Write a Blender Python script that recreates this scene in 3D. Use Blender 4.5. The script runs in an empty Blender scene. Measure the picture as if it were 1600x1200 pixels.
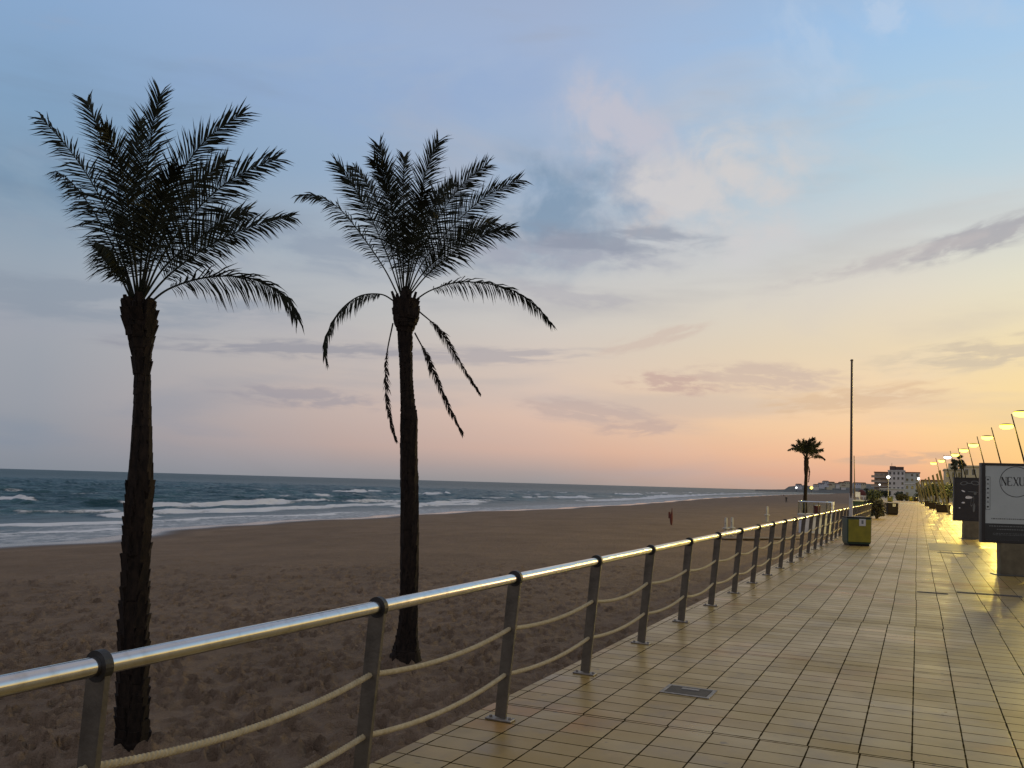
import bpy, math, random
import numpy as np
from mathutils import Vector, Matrix
R = math.radians
rng = random.Random(7)
C = bpy.context.scene
COL = C.collection

# ------------------------------------------------------------------ camera
F, CX, CY, EYE = 1300.0, 800.0, 699.0, 1.65          # focal length and principal point in photo pixels, eye height
YAW, PITCH, ROLL = R(26.041), R(2.425), R(1.580)
_c = Vector((-math.sin(YAW) * math.cos(PITCH), math.cos(YAW) * math.cos(PITCH), math.sin(PITCH)))
_r0 = Vector((math.cos(YAW), math.sin(YAW), 0)); _u0 = _r0.cross(_c)
_r = _r0 * math.cos(ROLL) + _u0 * math.sin(ROLL); _u = -_r0 * math.sin(ROLL) + _u0 * math.cos(ROLL)
cd = bpy.data.cameras.new('camera'); cam = bpy.data.objects.new('camera', cd); COL.objects.link(cam)
m = Matrix((( _r.x, _u.x, -_c.x, 0), (_r.y, _u.y, -_c.y, 0), (_r.z, _u.z, -_c.z, EYE), (0, 0, 0, 1)))
cam.matrix_world = m
cd.sensor_width = 36; cd.lens = F / 1600 * 36; cd.shift_y = (CY - 600) / 1600
cd.clip_start = 0.05; cd.clip_end = 80000
C.camera = cam

def ray(px, py): return _c + (px - CX) / F * _r - (py - CY) / F * _u
def atz(px, py, z=0.0):
    d = ray(px, py); return d * ((z - EYE) / d.z) + Vector((0, 0, EYE))
def atd(px, py, dep): return ray(px, py) * dep + Vector((0, 0, EYE))
def depth(P): return (Vector(P) - Vector((0, 0, EYE))).dot(_c)
def azel(px, py):
    d = ray(px, py).normalized(); return math.atan2(d.x, d.y), math.asin(d.z)
def lin(r, g, b):
    f = lambda c: (c / 255 / 12.92) if c / 255 < .04045 else ((c / 255 + .055) / 1.055) ** 2.4
    return (f(r), f(g), f(b), 1)

# ------------------------------------------------------------------ render look
C.view_settings.view_transform = 'Standard'; C.view_settings.look = 'None'
C.view_settings.gamma = 1; C.view_settings.exposure = 0; C.view_settings.use_curve_mapping = False
C.cycles.use_denoising = True
C.cycles.max_bounces = 6; C.cycles.sample_clamp_indirect = 4

# ------------------------------------------------------------------ node helper
class N:
    def __init__(s, tree): s.t = tree; s.t.nodes.clear()
    def new(s, typ, **kw):
        n = s.t.nodes.new(typ)
        for k, v in kw.items(): setattr(n, k, v)
        return n
    def put(s, sock, v):
        if hasattr(v, 'is_output') or isinstance(v, bpy.types.NodeSocket): s.t.links.new(v, sock)
        else: sock.default_value = v
    def math(s, op, a, b=None, c=None, clamp=False):
        n = s.new('ShaderNodeMath', operation=op, use_clamp=clamp)
        for i, v in enumerate((a, b, c)):
            if v is not None: s.put(n.inputs[i], v)
        return n.outputs[0]
    def mix(s, f, a, b, typ='MIX'):
        n = s.new('ShaderNodeMix', data_type='RGBA', blend_type=typ, clamp_factor=True)
        s.put(n.inputs[0], f); s.put(n.inputs[6], a); s.put(n.inputs[7], b); return n.outputs[2]
    def ramp(s, f, pts, interp='LINEAR'):
        n = s.new('ShaderNodeValToRGB'); cr = n.color_ramp; cr.interpolation = interp
        while len(cr.elements) < len(pts): cr.elements.new(.5)
        for e, (p, c) in zip(cr.elements, pts): e.position = p; e.color = c if len(c) == 4 else (*c, 1)
        s.put(n.inputs[0], f); return n.outputs[0]
    def mrange(s, v, a, b, c=0., d=1., smooth=False):
        n = s.new('ShaderNodeMapRange', interpolation_type='SMOOTHSTEP' if smooth else 'LINEAR')
        for i, x in enumerate((v, a, b, c, d)): s.put(n.inputs[i], x)
        return n.outputs[0]
    def noise(s, vec, scale, detail=4, rough=.55, dist=0., out=0):
        n = s.new('ShaderNodeTexNoise'); s.put(n.inputs['Vector'], vec)
        n.inputs['Scale'].default_value = scale; n.inputs['Detail'].default_value = detail
        n.inputs['Roughness'].default_value = rough; n.inputs['Distortion'].default_value = dist
        return n.outputs[out]
    def comb(s, x, y, z=0.):
        n = s.new('ShaderNodeCombineXYZ')
        for i, v in enumerate((x, y, z)): s.put(n.inputs[i], v)
        return n.outputs[0]
    def sep(s, v):
        n = s.new('ShaderNodeSeparateXYZ'); s.put(n.inputs[0], v); return n.outputs

# ------------------------------------------------------------------ sky (dusk) : directions only, infinitely far
SUN_AZ, SUN_EL = R(24), R(1.5)
w = bpy.data.worlds.new('World'); C.world = w; w.use_nodes = True
n = N(w.node_tree)
tc = n.new('ShaderNodeTexCoord').outputs['Generated']
x, y, z = n.sep(tc)
az = n.math('ARCTAN2', x, y); el = n.math('ARCSINE', z)
eld = n.math('MULTIPLY', el, 180 / math.pi)
e01 = n.math('DIVIDE', n.math('MAXIMUM', eld, 0.), 65.)
def col(pts): return n.ramp(e01, [(e / 65, lin(*c)) for e, c in pts])
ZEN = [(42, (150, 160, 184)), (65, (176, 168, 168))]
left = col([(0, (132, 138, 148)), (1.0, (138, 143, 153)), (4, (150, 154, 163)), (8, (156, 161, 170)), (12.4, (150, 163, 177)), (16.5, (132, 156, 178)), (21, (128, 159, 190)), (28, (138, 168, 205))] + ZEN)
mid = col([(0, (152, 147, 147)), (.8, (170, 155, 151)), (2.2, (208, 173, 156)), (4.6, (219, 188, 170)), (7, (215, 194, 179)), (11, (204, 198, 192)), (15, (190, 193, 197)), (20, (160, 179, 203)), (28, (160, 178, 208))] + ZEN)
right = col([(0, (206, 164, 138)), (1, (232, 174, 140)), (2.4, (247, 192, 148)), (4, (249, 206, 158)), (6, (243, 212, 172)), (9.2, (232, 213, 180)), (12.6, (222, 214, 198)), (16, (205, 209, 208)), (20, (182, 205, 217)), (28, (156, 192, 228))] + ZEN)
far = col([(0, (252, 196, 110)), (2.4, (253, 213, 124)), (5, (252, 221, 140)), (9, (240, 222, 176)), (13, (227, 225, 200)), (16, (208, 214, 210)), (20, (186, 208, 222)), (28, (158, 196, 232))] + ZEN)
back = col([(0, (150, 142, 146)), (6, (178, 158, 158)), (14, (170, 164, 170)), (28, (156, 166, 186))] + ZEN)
azd = n.math('MULTIPLY', az, 180 / math.pi)
sky = n.mix(n.mrange(azd, -56, -24), left, mid)
sky = n.mix(n.mrange(azd, -24, -1), sky, right)
sky = n.mix(n.mrange(azd, -1, 11), sky, far)
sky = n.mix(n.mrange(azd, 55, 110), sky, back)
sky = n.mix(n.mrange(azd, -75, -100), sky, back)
# broad thin veils
cv = n.comb(n.math('MULTIPLY', azd, .055), n.math('MULTIPLY', eld, .16), 0.)
veil = n.noise(cv, 1.0, 6, .55, .6)
veilf = n.mrange(veil, .48, .72, 0., .34, True)
veilf = n.math('MULTIPLY', veilf, n.mrange(eld, 2, 9, .35, 1., True))
sky = n.mix(veilf, sky, n.mix(n.mrange(azd, -50, 5), lin(160, 160, 172), lin(214, 206, 200)))
veil2 = n.noise(n.comb(n.math('MULTIPLY', azd, .05), n.math('MULTIPLY', eld, .28), 5.), 1.0, 5, .5, .3)
sky = n.mix(n.mrange(veil2, .5, .7, 0., .30, True), sky, n.mix(n.mrange(azd, -50, 5), lin(118, 136, 158), lin(190, 182, 178)))
# single clouds: (px, py) centre in degrees, half widths in degrees, tilt, colour, strength, noise frequency
def cloud(px, py, sa, se, tilt, c, k, fa=.25, fe=.8, lo=.34, hi=.62, seed=0.):
    global sky
    a0, e0 = azel(px, py); a0 = math.degrees(a0); e0 = math.degrees(e0); ct, st = math.cos(R(tilt)), math.sin(R(tilt))
    da = n.math('SUBTRACT', azd, a0); de = n.math('SUBTRACT', eld, e0)
    u = n.math('ADD', n.math('MULTIPLY', da, ct), n.math('MULTIPLY', de, st))
    v = n.math('SUBTRACT', n.math('MULTIPLY', de, ct), n.math('MULTIPLY', da, st))
    q = n.math('ADD', n.math('POWER', n.math('ABSOLUTE', n.math('DIVIDE', u, sa)), 2.), n.math('POWER', n.math('ABSOLUTE', n.math('DIVIDE', v, se)), 2.))
    g = n.math('EXPONENT', n.math('MULTIPLY', q, -1.))
    nz = n.noise(n.comb(n.math('MULTIPLY', u, fa * 1.5), n.math('MULTIPLY', v, fe * 1.35), seed * 3.7), 1., 5, .56, .3)
    msk = n.math('MULTIPLY', n.math('POWER', g, .8), n.mrange(nz, .28, .72, .05, 1.5))
    msk = n.mrange(msk, lo * .55, hi * 1.25, 0., k, True)
    sky = n.mix(msk, sky, lin(*c))
cloud(870, 330, 5.6, 3.6, 4, (120, 146, 172), .8, .16, .22, .12, .75, 1)
cloud(970, 285, 3.2, 2.8, -20, (142, 158, 182), .75, .2, .25, .15, .75, 9)
cloud(1120, 300, 7.0, 4.0, -10, (204, 202, 203), 1., .16, .24, .08, .7, 2)
cloud(960, 205, 4.6, 2.7, -28, (190, 190, 202), .9, .2, .25, .12, .75, 3)
cloud(1010, 350, 2.2, .7, 30, (206, 198, 196), .6, .4, .6, .2, .8, 31)
cloud(880, 395, 7.5, 1.2, -2, (160, 164, 178), .8, .2, .6, .15, .7, 33)
cloud(960, 375, 6.5, 1.1, -2, (138, 146, 163), .65, .2, .8, .2, .7, 4)
cloud(560, 130, 15, 3, 6, (140, 166, 206), .4, .12, .3, .2, .9, 5)
cloud(560, 395, 11, 1.6, -4, (134, 147, 167), .5, .16, .6, .25, .75, 6)
cloud(150, 320, 9, 2.6, -10, (112, 140, 168), .5, .14, .4, .25, .8, 7)
cloud(1540, 370, 5.2, .75, 11, (160, 158, 166), .75, .3, 1.0, .2, .6, 8)
cloud(1400, 405, 6.5, .5, 9, (188, 182, 182), .6, .3, 1.0, .2, .6, 10)
cloud(1545, 550, 5.5, .9, 4, (205, 190, 168), .8, .25, 1.3, .24, .6, 11)
cloud(1180, 590, 5.0, .9, -3, (200, 178, 166), .65, .35, 1.5, .26, .6, 12)
cloud(1330, 625, 5.5, .8, 5, (216, 184, 152), .65, .3, 1.6, .26, .6, 13)
cloud(1050, 600, 3.0, .7, -4, (196, 168, 158), .8, .4, 1.7, .26, .6, 14)
cloud(920, 645, 4.5, .8, -5, (188, 168, 162), .6, .3, 1.6, .26, .6, 15)
cloud(1000, 668, 3.0, .6, 2, (190, 166, 158), .6, .4, 1.8, .26, .6, 16)
cloud(1405, 716, 3.2, .42, 1, (205, 174, 150), .75, .3, 1.5, .2, .55, 17)
cloud(460, 545, 10, .6, 2, (136, 138, 152), .6, .2, 1.5, .25, .6, 18)
cloud(760, 555, 7, .6, 2, (160, 156, 164), .55, .2, 1.5, .25, .6, 19)
cloud(470, 620, 5, .7, -2, (150, 146, 156), .55, .3, 1.4, .25, .6, 20)
cloud(150, 470, 13, 1.4, 3, (132, 144, 160), .5, .15, .8, .25, .7, 21)
cloud(1380, 15, 1.6, 1.2, -35, (190, 205, 225), .5, .5, .6, .25, .7, 22)
cloud(1270, 90, 4, 2.2, -50, (182, 200, 222), .45, .3, .5, .25, .8, 23)
cloud(1020, 530, 3.5, .5, 14, (204, 184, 172), .6, .3, 1.4, .25, .6, 24)
cloud(860, 460, 6, .8, -6, (170, 168, 176), .5, .25, 1., .25, .7, 25)
# below the horizon: plain dusk grey (never seen, the ground covers it)
sky = n.mix(n.mrange(eld, -.6, -.05), lin(95, 98, 104), sky)
st = n.new('ShaderNodeTexSky', sky_type='NISHITA'); st.sun_disc = False
st.sun_elevation = SUN_EL; st.sun_rotation = SUN_AZ; st.air_density = 1; st.dust_density = 1.5
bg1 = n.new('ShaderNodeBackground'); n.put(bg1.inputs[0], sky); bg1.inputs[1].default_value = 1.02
bg2 = n.new('ShaderNodeBackground'); n.put(bg2.inputs[0], st.outputs[0]); bg2.inputs[1].default_value = .003
ad = n.new('ShaderNodeAddShader'); n.put(ad.inputs[0], bg1.outputs[0]); n.put(ad.inputs[1], bg2.outputs[0])
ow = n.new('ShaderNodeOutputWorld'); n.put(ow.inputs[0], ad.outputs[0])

# sun just at the horizon, out of frame to the right: only a faint warm afterglow
sd = bpy.data.lights.new('sun', 'SUN'); sd.energy = .18; sd.angle = R(12); sd.color = (1, .66, .38)
so = bpy.data.objects.new('sun', sd); COL.objects.link(so)
sv = Vector((math.sin(SUN_AZ) * math.cos(R(5)), math.cos(SUN_AZ) * math.cos(R(5)), math.sin(R(5))))
so.rotation_euler = sv.to_track_quat('Z', 'Y').to_euler(); so.location = (60, 60, 40)

# ------------------------------------------------------------------ materials
def mat(name, fn=None, color=None, rough=.6, metal=0., spec=.5):
    mt = bpy.data.materials.new(name); mt.use_nodes = True; q = N(mt.node_tree)
    b = q.new('ShaderNodeBsdfPrincipled'); o = q.new('ShaderNodeOutputMaterial'); q.put(o.inputs[0], b.outputs[0])
    b.inputs['Roughness'].default_value = rough; b.inputs['Metallic'].default_value = metal
    b.inputs['Specular IOR Level'].default_value = spec
    if color: b.inputs['Base Color'].default_value = (*color, 1)
    if fn: fn(q, b)
    return mt
def bump(q, b, h, strength, dist):
    k = q.new('ShaderNodeBump'); q.put(k.inputs['Height'], h); k.inputs['Strength'].default_value = strength
    k.inputs['Distance'].default_value = dist; q.put(b.inputs['Normal'], k.outputs[0])
def objco(q): return q.new('ShaderNodeTexCoord').outputs['Object']
def worn(c, var=.25, scale=6., bs=.15, detail=5):
    def fn(q, b):
        v = objco(q); f = q.noise(v, scale, detail, .6)
        q.put(b.inputs['Base Color'], q.mix(q.mrange(f, .3, .7), (*[k * (1 - var) for k in c], 1), (*[min(1, k * (1 + var)) for k in c], 1)))
        bump(q, b, q.noise(v, scale * 6, 3), bs, .01)
    return fn
def emis(name, c, s):
    mt = bpy.data.materials.new(name); mt.use_nodes = True; q = N(mt.node_tree)
    e = q.new('ShaderNodeEmission'); e.inputs[0].default_value = (*c, 1); e.inputs[1].default_value = s
    o = q.new('ShaderNodeOutputMaterial'); q.put(o.inputs[0], e.outputs[0]); return mt
TW, TL = .305, .222          # promenade tile: across, along
def f_tile(q, b):
    x, y, z = q.sep(objco(q))
    ys = q.math('ADD', y, q.math('MULTIPLY', x, -.045))              # rows laid a little out of square
    u = q.math('DIVIDE', q.math('ADD', x, .01), TW)
    # long bands of paving laid in separate pours: each band shifts the columns a little
    band = q.math('FLOOR', q.math('DIVIDE', ys, 2.9))
    wb = q.new('ShaderNodeTexWhiteNoise', noise_dimensions='1D'); q.put(wb.inputs['W'], band)
    u = q.math('ADD', u, q.math('MULTIPLY', wb.outputs['Value'], .05))
    c = q.math('FLOOR', u); fu = q.math('SUBTRACT', u, c)
    wc = q.new('ShaderNodeTexWhiteNoise', noise_dimensions='1D'); q.put(wc.inputs['W'], c)
    v = q.math('ADD', q.math('DIVIDE', ys, TL), q.math('MULTIPLY', wc.outputs['Value'], .09))
    r = q.math('FLOOR', v); fv = q.math('SUBTRACT', v, r)
    du = q.math('MULTIPLY', q.math('MINIMUM', fu, q.math('SUBTRACT', 1., fu)), TW)
    dv = q.math('MULTIPLY', q.math('MINIMUM', fv, q.math('SUBTRACT', 1., fv)), TL)
    fb = q.math('FRACT', q.math('DIVIDE', ys, 2.9))
    db = q.math('MULTIPLY', q.math('MINIMUM', fb, q.math('SUBTRACT', 1., fb)), 2.9)
    wob = q.noise(objco(q), 9., 3, .6)
    jw = q.math('MULTIPLY', wob, .0095)
    ju = q.mrange(q.math('SUBTRACT', du, jw), -.001, .002, 1., 0.)
    jv = q.mrange(q.math('SUBTRACT', dv, q.math('MULTIPLY', wob, .0112)), -.001, .002, 1., 0.)
    jb = q.mrange(q.math('SUBTRACT', db, q.math('MULTIPLY', wob, .012)), -.001, .003, 1., 0.)
    w2 = q.new('ShaderNodeTexWhiteNoise', noise_dimensions='2D'); q.put(w2.inputs['Vector'], q.comb(c, r))
    rv, rc = w2.outputs['Value'], w2.outputs['Color']
    jvs = q.math('MULTIPLY', jv, q.mrange(q.sep(rc)[1], 0., 1., .8, 1.))
    joint = q.math('MAXIMUM', q.math('MAXIMUM', ju, jvs), jb)
    base = q.ramp(rv, [(0, (.285, .188, .050)), (.3, (.305, .206, .058)), (.7, (.325, .223, .066)), (1, (.35, .248, .08))])
    # columns and patches of warmer clay-coloured tiles
    pat = q.noise(objco(q), .45, 3, .5)
    wm = q.math('MULTIPLY', q.mrange(pat, .52, .64), q.mrange(q.sep(rc)[0], .3, .7))
    base = q.mix(q.math('MULTIPLY', wm, .7), base, (.33, .145, .034, 1))
    st_ = q.noise(objco(q), 2.2, 6, .65)
    base = q.mix(q.mrange(st_, .5, .75, 0., .5), base, (.10, .075, .05, 1))
    fine = q.noise(objco(q), 60., 4, .6)
    base = q.mix(q.mrange(fine, .55, .75, 0., .25), base, (.09, .07, .05, 1))
    gum = q.noise(objco(q), 7.5, 2, .5)
    base = q.mix(q.mrange(gum, .70, .74, 0., .6), base, (.07, .052, .03, 1))
    dr = q.math('MULTIPLY', q.mrange(q.noise(objco(q), 1.1, 6, .7), .54, .7, 0., .55), q.mrange(x, -2.8, -1.2, 1., .25))
    base = q.mix(dr, base, (.27, .20, .13, 1))
    colr = q.mix(q.math('MULTIPLY', joint, .96), base, (.016, .012, .007, 1))
    q.put(b.inputs['Base Color'], colr)
    wet = q.noise(objco(q), .8, 5, .6)
    ro = q.math('ADD', q.mrange(wet, .35, .65, .25, .43), q.math('MULTIPLY', q.sep(rc)[2], .10))
    q.put(b.inputs['Roughness'], q.math('MAXIMUM', ro, joint))
    b.inputs['Specular IOR Level'].default_value = .5
    q.put(b.inputs['Specular IOR Level'], q.mrange(joint, 0., .6, .30, .02))
    h = q.math('ADD', q.math('MULTIPLY', joint, -.12), q.math('MULTIPLY', q.noise(objco(q), 14., 4, .6), .35))
    h = q.math('ADD', h, q.math('MULTIPLY', rv, .2))
    bump(q, b, h, .55, .006)
def f_sand(q, b):
    v = objco(q); at = q.new('ShaderNodeAttribute', attribute_name='wet').outputs['Fac']
    a = q.noise(v, .35, 5, .6); f = q.noise(v, 3., 6, .65); g = q.noise(v, 90., 3, .6)
    base = q.mix(q.mrange(a, .35, .65), (.195, .138, .092, 1), (.255, .182, .122, 1))
    base = q.mix(q.mrange(f, .35, .68, 0., .5), base, (.165, .116, .078, 1))
    base = q.mix(q.mrange(g, .5, .72, 0., .3), base, (.125, .09, .06, 1))
    base = q.mix(q.mrange(at, .25, .75), base, (.075, .056, .046, 1))
    q.put(b.inputs['Base Color'], base)
    q.put(b.inputs['Roughness'], q.mrange(at, .5, .78, .95, .14))
    q.put(b.inputs['Specular IOR Level'], q.mrange(at, .5, .95, .15, .6))
    sv_ = q.new('ShaderNodeMapping'); q.put(sv_.inputs[0], v); sv_.inputs['Scale'].default_value = (1, .55, 1)
    h = q.math('ADD', q.noise(sv_.outputs[0], 6.5, 6, .68), q.math('MULTIPLY', q.noise(v, 28., 3, .6), .12))
    k = q.new('ShaderNodeBump'); q.put(k.inputs['Height'], h); k.inputs['Distance'].default_value = .17
    q.put(k.inputs['Strength'], q.mrange(at, .1, .55, 1., .02)); q.put(b.inputs['Normal'], k.outputs[0])
def f_sea(q, b):
    v = objco(q); at = q.new('ShaderNodeAttribute', attribute_name='foam').outputs['Fac']
    sh = q.new('ShaderNodeAttribute', attribute_name='shallow').outputs['Fac']
    mp = q.new('ShaderNodeMapping'); q.put(mp.inputs[0], v); mp.inputs['Scale'].default_value = (1., .38, 1.); mp.inputs['Rotation'].default_value = (0, 0, R(4))
    n1 = q.noise(mp.outputs[0], .22, 6, .62, .4); n2 = q.noise(mp.outputs[0], 1.3, 5, .6, .3)
    deep = q.mix(q.mrange(n1, .42, .60), (.012, .050, .064, 1), (.046, .112, .128, 1))
    deep = q.mix(sh, deep, (.075, .105, .118, 1))
    fr_ = q.new('ShaderNodeAttribute', attribute_name='far').outputs['Fac']
    deep = q.mix(fr_, deep, (.030, .078, .094, 1))
    fz = q.math('ADD', q.noise(mp.outputs[0], 2.2, 6, .7, .8), q.math('MULTIPLY', q.math('SUBTRACT', q.noise(v, 9., 4, .7), .5), .35))
    fo = q.mrange(q.math('ADD', at, q.math('MULTIPLY', q.math('SUBTRACT', fz, .5), 1.15)), .42, .70)
    # stray whitecaps offshore
    q.put(b.inputs['Base Color'], q.mix(fo, deep, (.66, .67, .67, 1)))
    q.put(b.inputs['Roughness'], q.mix(fo, (.36, .36, .36, 1), (.9, .9, .9, 1)))
    b.inputs['IOR'].default_value = 1.33
    q.put(b.inputs['Specular IOR Level'], q.math('MULTIPLY', q.mrange(fo, 0., 1., .21, .1), q.mrange(fr_, 0., 1., 1., .3)))
    h = q.math('ADD', q.math('MULTIPLY', n1, 1.3), q.math('MULTIPLY', n2, .35))
    h = q.math('ADD', h, q.math('MULTIPLY', fo, .12))
    k = q.new('ShaderNodeBump'); q.put(k.inputs['Height'], h); k.inputs['Distance'].default_value = 1.0
    q.put(k.inputs['Strength'], q.mrange(sh, .2, 1., .9, .12)); q.put(b.inputs['Normal'], k.outputs[0])
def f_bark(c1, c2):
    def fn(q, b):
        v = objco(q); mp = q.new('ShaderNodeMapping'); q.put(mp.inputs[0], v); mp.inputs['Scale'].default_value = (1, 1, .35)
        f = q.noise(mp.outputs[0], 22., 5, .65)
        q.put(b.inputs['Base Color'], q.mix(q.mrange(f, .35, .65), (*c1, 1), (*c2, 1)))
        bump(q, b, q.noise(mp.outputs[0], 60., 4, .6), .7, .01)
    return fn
def f_rope(q, b):
    v = objco(q); f = q.noise(v, 40., 4, .6)
    q.put(b.inputs['Base Color'], q.mix(q.mrange(f, .3, .7), (.33, .27, .155, 1), (.47, .40, .25, 1)))
    bump(q, b, q.noise(v, 260., 2, .6), .4, .002)
def f_steel(q, b):
    v = objco(q); f = q.noise(v, 5., 5, .65)
    q.put(b.inputs['Roughness'], q.mrange(f, .35, .7, .10, .26))
    q.put(b.inputs['Base Color'], q.mix(q.mrange(q.noise(v, 17., 3), .5, .8, 0., .6), (.66, .65, .62, 1), (.42, .38, .32, 1)))
M = dict(
    tile=mat('clay_paving', f_tile), sand=mat('beach_sand', f_sand), sea=mat('sea_water', f_sea),
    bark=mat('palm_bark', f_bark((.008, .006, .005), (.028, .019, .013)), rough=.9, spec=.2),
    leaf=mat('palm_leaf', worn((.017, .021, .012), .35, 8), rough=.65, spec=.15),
    dryleaf=mat('dry_palm_leaf', worn((.024, .018, .011), .35, 8), rough=.75, spec=.2),
    steel=mat('polished_steel', f_steel, metal=1.),
    post=mat('grey_brown_painted_steel', worn((.125, .112, .088), .3, 9, .2), rough=.42, metal=.45),
    dim=mat('weathered_grey_white', worn((.36, .36, .35), .2, 6, .15), rough=.7),
    ped=mat('olive_metal_pedestal', worn((.13, .115, .07), .3, 5, .15), rough=.4, metal=.3),
    rubber=mat('black_rubber', worn((.012, .012, .011), .2, 9), rough=.5),
    rope=mat('hemp_rope', f_rope, rough=.85, spec=.2),
    plate=mat('galvanised_plate', worn((.22, .20, .17), .35, 14, .2), rough=.5, metal=.6),
    yellow=mat('yellow_plastic', worn((.21, .185, .008), .25, 4), rough=.4),
    green=mat('dark_green_plastic', worn((.022, .055, .035), .25, 4), rough=.45),
    black=mat('black_plastic', worn((.010, .007, .008), .25, 4), rough=.6, spec=.2),
    label=mat('paper_label', worn((.55, .55, .52), .1, 20, .05), rough=.6),
    frame=mat('dark_grey_painted_aluminium', worn((.085, .088, .082), .15, 5, .08), rough=.38, metal=.4),
    frameblk=mat('black_seal', worn((.014, .014, .013), .2, 6, .05), rough=.4),
    paper=mat('pale_poster', worn((.42, .47, .45), .06, 3, .02), rough=.25),
    ink=mat('dark_ink', worn((.022, .027, .027), .15, 6, .02), rough=.3),
    ink2=mat('grey_ink', worn((.13, .145, .14), .15, 6, .02), rough=.3),
    dark=mat('dark_poster', worn((.020, .021, .021), .2, 4, .02), rough=.25),
    white=mat('white_paint', worn((.72, .72, .70), .1, 5, .1), rough=.5),
    offwhite=mat('weathered_white_render', worn((.55, .56, .57), .15, 2, .2), rough=.75),
    pole=mat('brown_grey_pole', worn((.10, .075, .058), .2, 5), rough=.5, metal=.2),
    polew=mat('pale_pole_sleeve', worn((.50, .48, .44), .15, 5), rough=.5),
    lamp=mat('lamp_pole_grey', worn((.006, .0055, .005), .2, 5), rough=.9, spec=.02),
    cor=mat('weathered_post', worn((.05, .044, .028), .25, 4), rough=.7),
    glow=emis('sodium_lamp_lens', (1.0, .78, .085), 6.), glowc=emis('cool_lamp_lens', (.85, .95, 1.0), 4.5), gloww=emis('white_lamp_globe', (1, .97, .9), 3.2),
    stone=mat('dark_grating', worn((.045, .036, .028), .35, 12, .3), rough=.75),
    cement=mat('cement_patch', worn((.13, .098, .045), .3, 2.5, .3), rough=.5),
    red=mat('dark_red_cloth', worn((.10, .022, .016), .25, 6), rough=.8),
    wood=mat('weathered_planks', worn((.12, .09, .065), .3, 6, .3), rough=.85),
    shrub=mat('brown_green_leaves', worn((.042, .040, .024), .45, 3), rough=.7),
    hedge=mat('green_leaves', worn((.05, .065, .036), .45, 3), rough=.7),
    glass=mat('clear_glass', None, (.9, .95, .95), .05),
    wallb=mat('tan_render', worn((.40, .315, .22), .12, .3, .1), rough=.85),
    wallw=mat('pale_grey_render', worn((.62, .60, .54), .10, .25, .1), rough=.85),
    wallg=mat('grey_green_render', worn((.53, .55, .47), .10, .25, .1), rough=.85),
    wally=mat('cream_render', worn((.55, .50, .34), .12, .3, .1), rough=.85),
    pane=mat('window_glass', worn((.045, .05, .055), .3, .5, .02), rough=.15),
    roofd=mat('dark_roof', worn((.09, .06, .05), .2, .5, .2), rough=.8),
    roofr=mat('clay_tile_roof', worn((.17, .085, .06), .2, .5, .2), rough=.8),
    hill=mat('scrub_hill', worn((.075, .078, .07), .35, .02, .1), rough=.95),
    road=mat('asphalt', worn((.05, .05, .05), .2, 3, .3), rough=.8),
    pale=mat('pale_kerb_stone', worn((.42, .40, .34), .12, 3, .2), rough=.6),
    skin=mat('skin', worn((.30, .19, .14), .1, 8, .02), rough=.6), cloth=mat('dark_clothes', worn((.03, .032, .04), .2, 8), rough=.85), hair=mat('dark_hair', worn((.02, .015, .012), .2, 8), rough=.7),
)
_g = M['glass'].node_tree.nodes
for nd in _g:
    if nd.type == 'BSDF_PRINCIPLED': nd.inputs['Transmission Weight'].default_value = 1.; nd.inputs['IOR'].default_value = 1.1

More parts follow.
